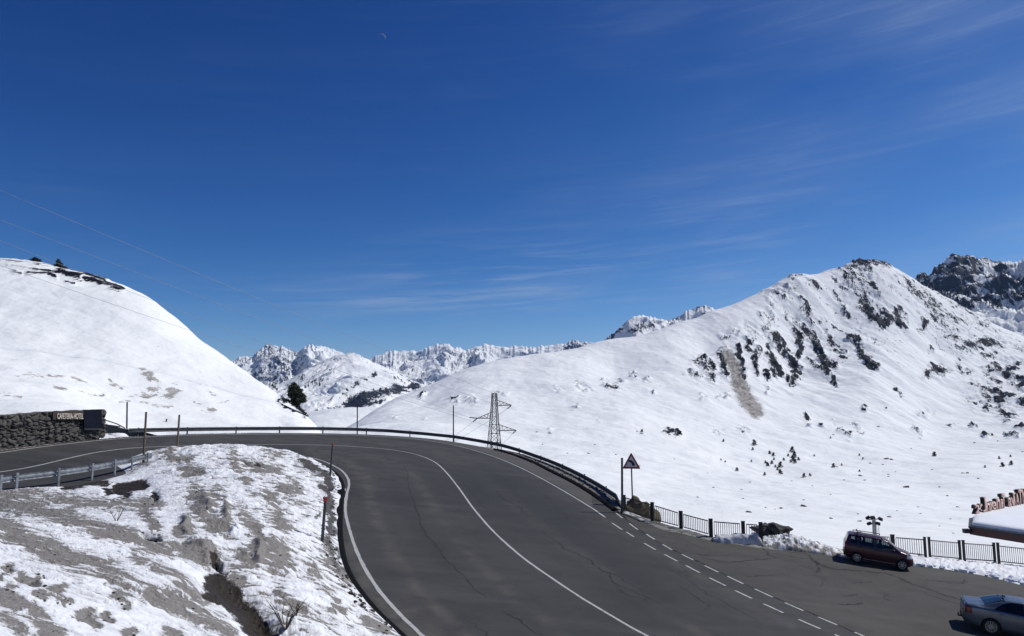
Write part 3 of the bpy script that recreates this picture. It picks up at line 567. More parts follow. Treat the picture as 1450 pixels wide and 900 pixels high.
# cracks and seams
def wander(pts, n, amp):
    P = catmull([on(*p) for p in pts], n)
    return [p + Vector((random.gauss(0, amp), random.gauss(0, amp), 0)) for p in P]
bm = bmesh.new()
CR = [([(569, 655), (575, 668), (580, 690), (586, 712), (598, 742), (617, 775), (645, 805), (672, 833), (690, 846)], .045), ([(712, 864), (735, 878), (770, 902)], .05), ([(612, 652), (640, 668), (665, 693), (684, 716), (700, 728)], .03), ([(674, 689), (690, 687)], .04), ([(700, 692), (712, 705), (735, 718), (745, 730), (760, 729)], .05), ([(722, 686), (730, 698)], .03), ([(768, 752), (800, 776), (830, 790), (848, 805), (880, 818), (915, 842)], .06), ([(848, 808), (862, 812), (870, 826), (900, 838), (935, 855)], .05), ([(870, 828), (885, 840), (905, 846)], .04), ([(770, 700), (800, 730), (826, 750), (850, 768)], .02), ([(960, 828), (985, 845), (1010, 860)], .04), ([(925, 790), (960, 812), (1000, 838), (1040, 860), (1080, 885)], .02),
      ([(1120, 782), (1142, 784), (1152, 793), (1165, 801), (1180, 805), (1215, 808), (1255, 812), (1285, 824), (1320, 836), (1350, 846), (1380, 856)], .10), ([(1150, 792), (1158, 800), (1160, 812)], .06), ([(1040, 795), (1065, 793), (1100, 790)], .05), ([(1055, 817), (1085, 815), (1120, 813)], .04), ([(1080, 776), (1090, 786), (1103, 791)], .05), ([(1100, 784), (1125, 789), (1145, 791)], .05), ([(995, 789), (1020, 795), (1050, 796)], .06), ([(980, 783), (1000, 786), (1040, 786)], .05), ([(1310, 820), (1330, 823), (1365, 825), (1366, 819)], .05), ([(1195, 844), (1215, 842)], .05), ([(1205, 826), (1235, 823)], .04), ([(1190, 856), (1220, 854)], .07), ([(1300, 836), (1340, 850), (1372, 858)], .04), ([(1110, 800), (1140, 803), (1165, 812)], .03), ([(1250, 838), (1258, 850), (1275, 852)], .03)]
for pts, w in CR: strip(bm, wander(pts, 7, .05), w*(2.2 if pts[0][0] > 975 else 1.6), .003, .6, True)
strip(bm, [p + Vector((random.gauss(0, .01), random.gauss(0, .01), 0)) for p in SEAM], .06, .003, .4)
tag(mobj('road_cracks', bm, M['crack']), kind='structure')
# dark bitumen kerb inside the bend and along the outer embankment
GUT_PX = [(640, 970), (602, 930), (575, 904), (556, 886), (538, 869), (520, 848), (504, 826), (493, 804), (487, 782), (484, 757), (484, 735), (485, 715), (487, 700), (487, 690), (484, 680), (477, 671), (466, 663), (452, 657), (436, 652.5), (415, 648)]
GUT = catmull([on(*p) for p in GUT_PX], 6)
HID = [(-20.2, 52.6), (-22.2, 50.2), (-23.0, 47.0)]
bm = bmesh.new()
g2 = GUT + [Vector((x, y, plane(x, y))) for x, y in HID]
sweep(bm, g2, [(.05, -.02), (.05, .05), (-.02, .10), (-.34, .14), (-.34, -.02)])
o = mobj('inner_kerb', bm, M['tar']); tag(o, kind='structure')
bm = bmesh.new(); pts = [e for e in EDGE[:i0] if e.x/e.y > -.03]
sweep(bm, pts, [(.02, -.02), (.02, .06), (-.10, .12), (-.26, .12), (-.26, -.02)])
o = mobj('outer_kerb', bm, M['tar']); tag(o, kind='structure')
# ------------------------------------------------------------------ VERGE: ground between asphalt and rail / fence, and the slope falling away behind
def make_verge():
    pxs = np.concatenate([np.arange(138, 690, 3.0), np.arange(690, 1080, 1.2), np.arange(1080, 1290, 1.5), np.arange(1290, 1580, .9)])
    ex = [q[0] for q in EDGE_PX]; ey = [q[1] for q in EDGE_PX]
    E = np.array([on(p, float(np.interp(p, ex, ey))) for p in pxs]); B = np.array([behind_line(p) for p in pxs])
    w = 9; ker = np.hanning(w+2)[1:-1]; ker /= ker.sum()
    for k in range(3):
        E[:, k] = np.convolve(np.pad(E[:, k], w//2, 'edge'), ker, 'valid'); B[:, k] = np.convolve(np.pad(B[:, k], w//2, 'edge'), ker, 'valid')
    tan = np.gradient(E[:, :2], axis=0); tan /= np.linalg.norm(tan, axis=1)[:, None]; nor = np.stack([-tan[:, 1], tan[:, 0]], -1)
    for k in range(2): nor[:, k] = np.convolve(np.pad(nor[:, k], 20, 'edge'), np.ones(41)/41, 'valid')
    nor /= np.linalg.norm(nor, axis=1)[:, None]
    T = np.concatenate([np.linspace(0, 1, 22), 1+np.array([.15, .35, .6, 1, 1.6, 2.5, 4, 6, 9, 13, 18, 24, 32, 42, 54])])
    X = np.zeros((len(T), len(pxs))); Y = X.copy(); Z = X.copy(); D = X.copy(); G = X.copy(); S = X.copy()
    hill = sstep(470, 425, pxs); right = sstep(1240, 1295, pxs); emb = sstep(640, 720, pxs)*sstep(889, 880, pxs)
    for i, t in enumerate(T):
        if t <= 1:
            P = E + (B-E)*t; P[:, 2] += .02-.06*(t == 0) + .10*right*math.sin(math.pi*t) - .03*(1-emb)*(t < .1)
            h = np.zeros(len(pxs))
        else:
            s = t-1; P = B.copy(); P[:, :2] += nor*s
            drop = np.where(pxs > 1200, np.maximum(0, s-.8)*.50, np.maximum(0, s-.25)*.62)
            P[:, 2] -= drop*(1-hill) + (-.02*s)*hill
        X[i], Y[i], Z[i] = P.T
        D[i] =  .30 + .55*emb + .30*sstep(889, 900, pxs)*(1-right)*(t < 1.2) - .20*right*(t < 1.5) - .15*(t > 1.5)
        G[i] = .38*emb*(t < 1.2) + .75*sstep(690, 640, pxs)*sstep(176, 186, pxs)*(t < 1.3)*(.40 < t) + .42*sstep(885, 895, pxs)*(1-right)*(t < .9)  # far stretch gets an extra dark band under the rail
        S[i] = .42*emb*(t < 1.4)
    amp = (.035 + .025*right - .012*emb)*sstep(0, .12, T)[:, None]
    Z = Z + amp*fbm(X*2.6, Y*2.6, 4, 71)*1.2 + .5*amp*ridged(X*5, Y*5, 3, 72)*(right+.3*emb) - amp*.4
    D = D + .25*fbm(X*.9, Y*.9, 4, 75); G = G + .28*fbm(X*1.3, Y*1.3, 4, 77) - .12
    o = grid_obj('roadside_verge', X, Y, Z, M['bank'], {'dirt': D, 'grit': G, 'soil': S}); tag(o, kind='structure')
make_verge()
# ------------------------------------------------------------------ SNOW BANK in the foreground, inside the bend
BP = []
for p in GUT[::5]: BP.append((p.x-.22, p.y-.04, .13))
for a, b in zip(GUT[2::8], GUT[3::8]):
    t = (b-a); t.z = 0; t.normalize(); BP.append((a.x+t.y*1.2, a.y-t.x*1.2, -.8))
for x, y in HID + [(-22.9, 44)]: BP.append((x+.3, y-.2, .12))
for x, y in [(-21.4, 53.6), (-23.6, 50.8), (-24.5, 47.0), (-24.5, 43), (-23.6, 36), (-23.5, 28), (-24, 18), (-26, 8)]: BP.append((x, y, -.8))
for px, py, h in [(440, 762, .75), (448, 735, .5), (445, 705, .45), (452, 690, .2), (430, 680, .5), (425, 664, .35), (400, 700, .8), (380, 675, 1.0), (330, 668, 1.05), (280, 664, 1.0), (300, 700, 1.15), (250, 690, .95), (400, 760, 1.25), (402, 800, 1.35), (470, 850, .85), (455, 820, .85), (520, 888, .45), (485, 868, .75), (360, 740, 1.45), (340, 770, 1.55), (318, 800, 1.55), (340, 850, 1.42), (365, 885, 1.30), (390, 905, 1.25), (405, 862, 1.45), (420, 885, 1.45), (440, 850, 1.25), (455, 890, 1.15),
                (83, 690, .02), (130, 683, .04), (161, 676, .06), (207, 655, .10), (185, 669, .06), (30, 694, .06), (225, 650, .5), (180, 690, .35), (215, 690, .55), (230, 720, .95), (-60, 705, .1)]:
    p = on(px, py, h); BP.append((p.x, p.y, h))
for px, py, d in [(205, 641, 46.2), (235, 635, 47), (260, 633, 47.5), (320, 632.5, 48), (370, 637, 48.5), (412, 645, 48.5), (0, 900, 9.5), (100, 900, 10.5), (200, 900, 12), (280, 890, 14), (325, 868, 16.2), (300, 830, 17.6), (0, 800, 14.5), (150, 800, 16.8), (250, 800, 19), (0, 735, 23), (150, 740, 24.5), (-150, 900, 8.5), (-150, 800, 13), (-200, 735, 20), (60, 850, 12), (160, 850, 13.8), (90, 770, 18.5), (200, 765, 22)]:
    p = at(px, py, d); BP.append((p.x, p.y, p.z-plane(p.x, p.y)))
for x, y, z in [(0, 0, -1.7), (-5, 3, -1.9), (-12, 3, -1.9), (-2.5, 6, -2.9), (-20, 2, -2.2), (2.5, 2, -2.9), (0, 10, -4.4)]: BP.append((x, y, z-plane(x, y)))
BP += [(6, 5, .1), (3.5, 11, .1), (0.2, 17.5, .12), (7.5, 6, -.9), (4.9, 11.5, -.9)]
T_BANK = TPS([(a, b) for a, b, c in BP], [c for a, b, c in BP], 1e-3)
DIRT = [([(0, 700), (60, 702), (150, 712), (215, 712)], 11, .62), ([(0, 715), (60, 724), (110, 738), (200, 766), (240, 776)], 11, .80), ([(0, 745), (40, 765), (85, 784)], 14, .85), ([(90, 788), (150, 806), (200, 832), (270, 862), (320, 892)], 13, .74), ([(0, 842), (40, 860), (75, 895)], 12, .72), ([(5, 870), (35, 890)], 8, .6), ([(190, 790), (240, 810), (290, 850)], 9, .6),
        ([(12, 804)], 6, 1), ([(5, 815)], 5, .8), ([(28, 818), (48, 826)], 6, 1), ([(52, 820)], 5, .9), ([(12, 832), (20, 833)], 5, .9), ([(52, 843), (62, 843)], 6, .95), ([(75, 838), (84, 834)], 7, .9), ([(82, 848), (90, 854)], 5, .9), ([(98, 852)], 4, .8), ([(112, 872), (124, 868), (135, 882)], 8, 1), ([(148, 870), (155, 876)], 6, .9), ([(178, 895), (188, 892)], 6, .9), ([(165, 838), (175, 845)], 5, .7), ([(182, 855)], 5, .7), ([(235, 892), (250, 898)], 8, .7), ([(120, 795)], 5, .6), ([(240, 640), (225, 636)], 6, .55), ([(245, 648), (268, 652)], 5, .7), ([(262, 665), (285, 668)], 5, .62), ([(345, 655), (370, 662), (395, 668)], 6, .66), ([(330, 640), (335, 660), (350, 680)], 6, .5), ([(280, 700), (297, 715)], 9, .85), ([(278, 725), (292, 728)], 8, .9), ([(300, 700), (310, 705)], 8, .6), ([(318, 710), (320, 735)], 6, .8), ([(255, 752), (262, 740), (266, 752)], 8, .95), ([(200, 725), (222, 742)], 8, .75), ([(265, 775), (290, 780), (300, 790)], 10, .95), ([(248, 772), (265, 780)], 9, .8), ([(300, 742), (318, 745)], 8, .72), ([(345, 730), (360, 745), (368, 755)], 8, .66), ([(358, 780), (367, 775), (372, 792)], 8, .8), ([(345, 785), (355, 800)], 8, .62), ([(385, 765), (402, 782)], 9, .72), ([(380, 700), (392, 720), (400, 745)], 8, .5), ([(392, 738), (408, 750)], 7, .7), ([(330, 815), (345, 822)], 7, .8), ([(380, 800), (400, 798), (410, 800)], 6, .62), ([(400, 690), (425, 695)], 6, .66), ([(410, 680), (418, 686)], 5, .55), ([(395, 840), (405, 850), (430, 860)], 7, .5), ([(470, 850), (480, 852)], 5, .55), ([(470, 865), (488, 868)], 5, .55), ([(440, 800), (450, 820), (470, 838)], 8, .55), ([(520, 880), (545, 892)], 6, .5), ([(462, 770), (470, 800), (490, 825)], 8, .55), ([(380, 640), (400, 646)], 4, .5)]
SOIL = [([(165, 690), (185, 688), (205, 684)], 9, .95), ([(150, 694), (180, 697)], 6, .9), ([(218, 698), (222, 706)], 6, .9), ([(90, 690), (125, 684), (150, 682)], 5, .75), ([(205, 756), (222, 762)], 4, .9), ([(304, 822), (325, 840), (345, 862), (366, 890), (380, 906)], 18, 1.1), ([(292, 838), (305, 845)], 8, .9), ([(312, 806), (318, 810)], 4.5, 1.0), ([(300, 785), (304, 794)], 4, .9), ([(345, 655), (352, 658)], 3, .6), ([(362, 655), (372, 660)], 3, .7)]
GRIT = [([(425, 652), (445, 662), (463, 672), (468, 690), (462, 712), (470, 730), (466, 755)], 6, .9), ([(430, 658), (455, 668)], 6, .75), ([(455, 690), (470, 705), (468, 735), (475, 755)], 8, .72), ([(478, 775), (484, 800), (500, 825)], 5, .62), ([(466, 765), (472, 790), (480, 808)], 9, .60), ([(455, 730), (447, 734)], 4, .6), ([(515, 850), (545, 882)], 3, .5), ([(185, 662), (150, 676), (110, 684)], 5, .55), ([(205, 655), (180, 672)], 8, .5)]
def bank_base(X, Y): return T_BANK(X, Y) + plane(X, Y)
def make_bank():
    us = np.concatenate([np.linspace(-1.3, -.76, 90, endpoint=False), np.linspace(-.76, -.10, 860), np.linspace(-.10, .6, 120)[1:]])
    ds = rows([(1.5, 8, 70), (8, 60, 780)])
    U, Dd = np.meshgrid(us, ds); X = U*Dd; Y = Dd
    H = T_BANK(X, Y)
    px, py = proj(X, Y, H+plane(X, Y))
    inside = sstep(.12, .45, H)
    # streak fields: melt runnels down the left slope, level ripples on the right hand mound
    ang = math.radians(-30); ca, sa = math.cos(ang), math.sin(ang)
    A1 = X*ca+Y*sa; B1 = -X*sa+Y*ca
    near = sstep(24, 15, Y); kL = sstep(300, 200, px + (py-720)*-.55)
    wq = .35*fbm(X*.8, Y*.8, 3, 81)
    sL = fbm((A1+wq)*.75, (B1+wq)*3.4, 5, 82, .6); sR = fbm((X+wq)*1.15, (Y+.5*wq)*2.6, 5, 84, .6)
    st = kL*sL + (1-kL)*sR
    cup = ridged(X*1.5+.4*sR, Y*1.15, 4, 86)
    wx = 5*fbm(X*1.2, Y*1.2, 4, 91); wy = 3.0*fbm(X*1.2, Y*1.2, 4, 93)
    di = strokes(px+wx, py+wy, [(p_, w_*1.2, s_) for p_, w_, s_ in DIRT]); so = strokes(px+wx, py+wy, SOIL); gr = strokes(px+wx, py+wy, GRIT)
    patch = fbm(X*.45, Y*.45, 3, 96)
    fineL = fbm((A1+wq)*1.6, (B1+wq)*9.0, 4, 111, .6); fineR = fbm((X+wq)*2.2, (Y+.5*wq)*6.5, 4, 113, .6)
    sf = kL*fineL+(1-kL)*fineR
    D = di*.95 + (.34*st + .36*sf)*(1-kL*.50*(1-np.clip(di*1.6, 0, 1))) + .20*patch + .15 + .13*(1-kL) - .25*sstep(.2, 1.0, st*-1)*(1-di)  # fine streaks also put thin ripple shadows into the dirt mask
    G = gr + .1*patch - .03
    S = so + .06*st
    bumps = (.018+.03*(1-kL))*inside*(cup-.9) - .05*inside*st*(1-.3*kL) - .012*inside*sf + 0.008*inside*fbm(X*4.5, Y*4.5, 4, 98) + .10*(1-kL)*inside*fbm(X*.7, Y*.7, 3, 115)
    # dirty columns of old ice left standing, sunk melt holes, ditch
    tall = strokes(px+wx*.6, py+wy*.5, [([(290, 703), (296, 716)], 7, .30), ([(284, 728), (294, 726)], 6, .22), ([(320, 712), (320, 732)], 5, .28), ([(262, 738), (263, 753)], 6, .40), ([(275, 770), (292, 778), (300, 790)], 8, .42), ([(366, 772), (366, 792)], 6, .38), ([(330, 752), (334, 750)], 4, .40), ([(240, 637), (215, 642)], 8, .15), ([(385, 765), (395, 780)], 7, .2), ([(225, 722), (215, 728)], 7, .2)])
    holes = strokes(px, py, [([(12, 804)], 6, .05), ([(28, 818), (48, 826)], 6, .06), ([(75, 838), (84, 834)], 7, -.07), ([(112, 872), (124, 868), (135, 882)], 8, .05), ([(148, 870), (155, 876)], 6, .05), ([(304, 797), (310, 800)], 4, .30), ([(205, 756), (222, 762)], 4, .18)])
    Z = H + plane(X, Y) + bumps*(.45+.55*sstep(6, 20, Y)) + .34*tall*(1+.5*fbm(X*2.5, Y*2.5, 4, 99)) - holes - .16*np.clip(so, 0, 1)*inside + .05*np.clip(gr, 0, 1)*inside*ridged(X*4, Y*4, 3, 100)
    rough = .005*fbm(X*11, Y*11, 3, 103)*(inside+.3)
    keep = H > -.7
    o = grid_obj('snow_bank', X, Y, Z+rough, M['bank'], {'dirt': D, 'grit': G, 'soil': S}, keep); tag(o, kind='structure')
make_bank()
def hit_bank(px, py):
    ds = np.linspace(7, 60, 1200); r = ray(px, py); u = r[0]/r[1]; e = r[2]/r[1]
    Z = bank_base(u*ds, ds); m = np.where(Z > e*ds)[0]; d = ds[m[0]] if len(m) else 40
    return Vector((u*d, d, float(bank_base(np.array([u*d]), np.array([d]))[0])))
# ------------------------------------------------------------------ GUARD RAILS
WPROF = [(0, 0), (.055, -.025), (.055, -.095), (.005, -.13), (.005, -.18), (.055, -.215), (.055, -.285), (0, -.31), (-.02, -.31), (.03, -.28), (.03, -.22), (-.015, -.185), (-.015, -.125), (.03, -.09), (.03, -.03), (-.02, 0)]
rail_pts = catmull([rail_point(p) for p in range(182, 874, 23)], 3)
endp = on(881, 722); tail = catmull([rail_pts[-2], rail_pts[-1], at(877.5, 711, endp.y+.3), Vector((endp.x, endp.y, endp.z+.18))], 4)[4:]
t = thing('guard_rail', 'long dark steel guard rail curving round the outer side of the bend', 'guard rail', rail_pts[0]-Vector((0, 0, .8)))
def P(bm_name, bm, mat, parent, smooth=False):
    o = mobj(bm_name, bm, mat, None, smooth); o.parent = parent
    bpy.context.view_layer.update(); o.matrix_parent_inverse = parent.matrix_world.inverted(); return o
bm = bmesh.new(); sweep(bm, rail_pts + tail, WPROF); P('beam', bm, M['galvdull'], t)
acc = 3.0; last = rail_pts[0]
first = True
for i in range(1, len(rail_pts)):
    acc += (rail_pts[i]-rail_pts[i-1]).length
    if acc >= 3.9:
        acc = 0; p = rail_pts[i]; tg = (rail_pts[min(i+1, len(rail_pts)-1)]-rail_pts[i-1]).normalized(); s = tg.cross(Vector((0, 0, 1))).normalized()
        bm = bmesh.new(); c = p - s*.09; rot = Matrix.Rotation(math.atan2(tg.y, tg.x), 3, 'Z')
        add_box(bm, c.x, c.y, c.z-.50, .10, .006+.05, 1.08, rot); add_box(bm, c.x+s.x*.045, c.y+s.y*.045, c.z-.16, .12, .06, .16, rot)
        P('post', bm, M['galvdull'], t)
IN_TOP = [(-60, 684), (0, 674.5), (23, 671.5), (82, 664.5), (129, 658), (161, 652.3), (185, 647.5), (207, 642.5), (216, 641)]
IN_BASE = [(-60, 703), (0, 696), (23, 693), (82, 687.5), (129, 680), (161, 673), (185, 667.5), (207, 661), (216, 658.5)]
ip = [at(a[0], a[1], on(*b).y) for a, b in zip(IN_TOP, IN_BASE)]
ipath = catmull(ip, 5)
t = thing('guard_rail', 'short galvanised guard rail at the foot of the dirty snow bank, at left', 'guard rail', ip[3]-Vector((0, 0, .8)))
bm = bmesh.new(); sweep(bm, ipath, [(-a, b) for a, b in WPROF][::-1]); P('beam', bm, M['galv'], t)
for p in ip[:-1]:
    i = min(range(len(ipath)), key=lambda k: (ipath[k]-p).length); tg = (ipath[min(i+1, len(ipath)-1)]-ipath[max(i-1, 0)]).normalized(); s = tg.cross(Vector((0, 0, 1))).normalized()
    bm = bmesh.new(); c = p + s*.10; rot = Matrix.Rotation(math.atan2(tg.y, tg.x), 3, 'Z')
    add_box(bm, c.x, c.y, c.z-.44, .11, .055, 1.04, rot); P('post', bm, M['galv'], t)
# ------------------------------------------------------------------ FENCES
def fence(L, label, base_mat, double):
    tops = [at(x, yt, on(x, yb).y) for x, yb, yt in L]; bases = [on(x, yb) for x, yb, yt in L]
    root = thing('metal_fence', label, 'fence', bases[0])
    for i, (b, tp) in enumerate(zip(bases, tops)):
        n = bases[min(i+1, len(L)-1)]-bases[max(i-1, 0)]; n.z = 0; n.normalize(); rot = Matrix.Rotation(math.atan2(n.y, n.x), 3, 'Z')
        for k in ((-.11, .11) if double and i not in (1,) else (0,)):
            bm = bmesh.new(); h = tp.z-b.z+.10; w = (.10 if double and i != 1 else .19)
            add_box(bm, b.x+n.x*k, b.y+n.y*k, b.z+h/2-.1, w, .10, h+.2, rot); add_box(bm, b.x+n.x*k, b.y+n.y*k, b.z+h+.012, w+.03, .13, .024, rot)
            P('post', bm, M['fence'], root)
    for i in range(len(L)-1):
        a, b = bases[i], bases[i+1]; ta, tb = tops[i], tops[i+1]; d = (b-a).normalized(); g = .17
        bm = bmesh.new()
        def pt(f, z): q = a.lerp(b, f); zt = ta.lerp(tb, f).z; return Vector((q.x, q.y, q.z + (zt-q.z)*z))
        L_ = (b-a).length; f0, f1 = g/L_, 1-g/L_
        for z in (.97, .14): add_bar(bm, pt(f0, z), pt(f1, z), .028, 4)
        nb = max(4, int(L_*(f1-f0)/.105))
        for k in range(nb+1):
            f = f0+(f1-f0)*k/nb; add_bar(bm, pt(f, .14), pt(f, .97), .015, 4)
        P('panel', bm, M['fence'], root)
fence(FENCE1, 'dark metal railing beside the warning sign, stepping down to the brown boulder', 'fence', False)
fence(FENCE2, 'dark metal railing with paired posts behind the maroon car, along the snow strip', 'fence', True)
# ------------------------------------------------------------------ SNOW POLES
def pole(base, top, r, mat, label, band=None, group='snow poles along the road'):
    t = thing('snow_pole', label, 'snow pole', base, group)
    base = Vector(base); top = Vector(top); d = top-base
    bm = bmesh.new(); add_bar(bm, base-d*.12, top, r*1.1, 8, r*.95); P('shaft', bm, mat, t, False)
    if band:
        bm = bmesh.new(); add_bar(bm, base+d*band, top+d*.004, r*1.35, 8); P('red_top', bm, M['red'], t)
def edge_pt(px): return behind_line(px)
b = on(203, 655, .15); pole(b, at(207, 583, b.y+.3), .062, M['wood'], 'brown wooden snow pole at the end of the short galvanised guard rail')
b = at(251, 634, 47.2); pole(b, at(254, 587, 47.4), .06, M['wood'], 'brown wooden snow pole rising behind the top of the dirty snow bank')
b = on(467, 680, .1); pole(b, at(471, 627.5, b.y+.1), .055, M['galvdull'], 'thin grey snow pole with red tip at the tight inner corner of the bend', .955)
b = on(456, 768, .5); pole(b, at(461, 704, b.y+.1), .055, M['galvdull'], 'grey snow pole with wide red cap on the bank beside the inner kerb', .90)
for px, yt, yb, lab in [(180, 569, 611, 'slim snow pole at the left end of the long guard rail, near the stone wall'), (506, 572, 607, 'slim dark snow pole behind the long guard rail, in front of the far valley'), (642, 574, 624, 'slim dark snow pole behind the long guard rail, left of the pylon')]:
    q = behind_line(px); d = q.y+.35; b = at(px, yb, d); b.z = min(b.z, q.z); pole(b, at(px, yt, d), .058, M['dark'], lab)
b = on(881, 726); pole(b, at(880.8, 648, b.y), .066, M['galvdull'], 'tall grey snow pole beside the warning sign at the end of the guard rail')
# ------------------------------------------------------------------ WARNING SIGN
sb = at(896, 716, on(893, 722).y+1.6); d = sb.y
t = thing('warning_sign', 'red bordered triangular bend warning sign on a grey pole above the railing', 'road sign', sb)
bm = bmesh.new(); add_bar(bm, sb-Vector((0, 0, .9)), at(894, 650, d)+Vector((0, .05, 0)), .045, 10); P('pole', bm, M['galvdull'], t)
c = at(894, 655, d); hw = 12.6*d/F; hh = 22.5*d/F
fw = Vector((c.x, c.y, 0)).normalized(); rt = Vector((fw.y, -fw.x, 0))*1.0
def tri(bm, s, off, thick, rnd):
    pts = []
    V = [Vector((-hw*s, -hh*.36*s)), Vector((hw*s, -hh*.36*s)), Vector((0, hh*.64*s))]
    for i in range(3):
        a, v, b2 = V[i-1], V[i], V[(i+1) % 3]; e1 = (a-v).normalized(); e2 = (b2-v).normalized()
        for k in range(5):
            f = k/4; q = v + (e1*(1-f)**2 + e2*f*f)*rnd*1.0
            pts.append(q)
    fr = [bm.verts.new(c + rt*q.x + Vector((0, 0, q.y)) - fw*(off+thick)) for q in pts]; bk = [bm.verts.new(c + rt*q.x + Vector((0, 0, q.y)) - fw*off) for q in pts]
    bm.faces.new(fr); bm.faces.new(bk[::-1]); n = len(pts)
    for i in range(n): bm.faces.new((fr[i], bk[i], bk[(i+1) % n], fr[(i+1) % n]))
bm = bmesh.new(); tri(bm, 1.0, .055, .02, .09); P('border', bm, M['signred'], t)
bm = bmesh.new(); tri(bm, .68, .076, .004, .05); P('face', bm, M['signwhite'], t)
bm = bmesh.new(); arc = []
for k in range(9):
    a = math.radians(0 + 90*k/8); arc.append((-.145*d/43+.27*math.cos(a)*d/43, -.16*d/43+.27*math.sin(a)*d/43))
pp = [c + rt*x + Vector((0, 0, z)) - fw*.088 for x, z in arc]
wv = [.075*d/43*(1.15-.35*k/8) for k in range(9)]
vs = []
for k, p in enumerate(pp):
    a = math.radians(90*k/8); nrm = rt*math.cos(a)+Vector((0, 0, math.sin(a)))
    vs.append([bm.verts.new(p+nrm*wv[k]*q - fw*o_) for q, o_ in ((-1, 0), (1, 0), (1, .004), (-1, .004))])
for a, b in zip(vs[:-1], vs[1:]):
    for k in range(4): bm.faces.new((a[k], a[(k+1) % 4], b[(k+1) % 4], b[k]))
P('bend_symbol', bm, M['black'], t)
# ------------------------------------------------------------------ STONE WALL with panel and lettering
WB = [(-170, 655), (-80, 648), (0, 637.5), (60, 630), (110, 624.8), (148, 621.0)]
WT = [(-170, 603), (-80, 594), (0, 588.2), (60, 583.2), (110, 581), (148, 579.8)]
def wall_pt(px, f):
    yb = np.interp(px, [p[0] for p in WB], [p[1] for p in WB]); yt = np.interp(px, [p[0] for p in WT], [p[1] for p in WT])
    b = on(px, yb); b = b + Vector((b.x, b.y, 0)).normalized()*.55; b.z = plane(b.x, b.y); t_ = at(px, yt, b.y); return b, t_
pxs = np.linspace(-170, 146.5, 420); rowsn = 74
Bs = np.array([wall_pt(p, 0)[0] for p in pxs]); Ts = np.array([wall_pt(p, 0)[1] for p in pxs])
S_ = np.concatenate([[0], np.cumsum(np.linalg.norm(np.diff(Bs[:, :2], axis=0), axis=1))]); hgt = Ts[:, 2]-Bs[:, 2]
ff = np.linspace(-.03, 1, rowsn); SS, FF = np.meshgrid(S_, ff); HH = FF*hgt[None]
rs = np.random.RandomState(5); cells = []
y = -.2
while y < 4.2:
    hrow = rs.uniform(.13, .36); x = -rs.rand()*.5
    while x < S_[-1]+.5:
        wst = rs.uniform(.20, .62)*(.7+hrow*1.4); cells.append((x+wst/2+rs.uniform(-.10, .10), y+hrow/2+rs.uniform(-.20, .20), wst*rs.uniform(.7, 1.3), hrow*rs.uniform(.7, 1.4))); x += wst
    y += hrow*.86
cells = np.array(cells); d1 = np.full(SS.shape, 1e9); d2 = d1.copy(); cid = np.zeros(SS.shape)
sw = SS + .07*fbm(SS*3, HH*3, 3, 5); hw_ = HH + .06*fbm(SS*3+9, HH*3, 3, 6); cv = rs.rand(len(cells))
for k, (cx, cy, ww, h_) in enumerate(cells):
    dd = np.maximum(np.abs(sw-cx)/ww, 0)**2*1.3 + (np.abs(hw_-cy)/h_)**2; m = dd < d1
    d2 = np.where(m, d1, np.minimum(d2, dd)); cid = np.where(m, cv[k], cid); d1 = np.where(m, dd, d1)
joint = np.clip((np.sqrt(d2)-np.sqrt(d1))*1.6, 0, 1)
nx = np.gradient(Bs[:, 1]); ny = -np.gradient(Bs[:, 0]); L = np.hypot(nx, ny); nx /= L; ny /= L      # outward = towards the road
for arr in (nx, ny):
    arr[:] = np.convolve(np.pad(arr, 15, 'edge'), np.ones(31)/31, 'valid')
disp = (sstep(0, .55, joint)*.14 + .10*(cid-.5) + .05*fbm(SS*2.2, HH*2.2, 4, 8))
X = Bs[None, :, 0] + nx[None]*disp; Y = Bs[None, :, 1] + ny[None]*disp; Z = Bs[None, :, 2] + HH + .05*fbm(SS*1.4, SS*0, 3, 9)*FF
cap = [(X[-1]-nx*w*1.0, Y[-1]-ny*w, Z[-1]+.02) for w in (.12, .5)]
X = np.vstack([X]+[c[0][None] for c in cap]); Y = np.vstack([Y]+[c[1][None] for c in cap]); Z = np.vstack([Z]+[c[2][None] for c in cap])
pad = lambda a: np.vstack([a, a[-1:], a[-1:]])
X = np.hstack([X, (X[:, -1]-nx[-1]*.55)[:, None]]); Y = np.hstack([Y, (Y[:, -1]-ny[-1]*.55)[:, None]]); Z = np.hstack([Z, Z[:, -1:]])
cid = pad(cid); joint = pad(joint); cid = np.hstack([cid, cid[:, -1:]]); joint = np.hstack([joint, joint[:, -1:]])
wroot = thing('stone_wall', 'rough grey stone retaining wall beside the road under the snow hill', 'wall', Vector(Bs[-1]))
o = grid_obj('masonry', X, Y, Z, M['stone'], {'cell': cid, 'joint': joint}); o.parent = wroot; bpy.context.view_layer.update(); o.matrix_parent_inverse = wroot.matrix_world.inverted()
wn = lambda i: Vector((nx[i], ny[i], 0))
def wall_frame(px0, px1, py0, py1, off):
    i0 = int(np.argmin(abs(pxs-px0))); i1 = int(np.argmin(abs(pxs-px1))); A = Vector(Bs[i0]); B = Vector(Bs[i1]); n = Vector((B.y-A.y, A.x-B.x, 0)).normalized()
    A = A+n*off; B = B+n*off
    def hitp(px, py, O):
        r = Vector(ray(px, py)); return r*(O.dot(n)/r.dot(n))
    q = [hitp(px0, py1, A), hitp(px1, py1, B), hitp(px1, py0, B), hitp(px0, py0, A)]
    return q, n
def slab(bm, q, n, th):
    f = [bm.verts.new(p+n*th) for p in q]; b = [bm.verts.new(p-n*.02) for p in q]
    bm.faces.new(f); bm.faces.new(b[::-1])
    for i in range(4): bm.faces.new((f[i], b[i], b[(i+1) % 4], f[(i+1) % 4]))
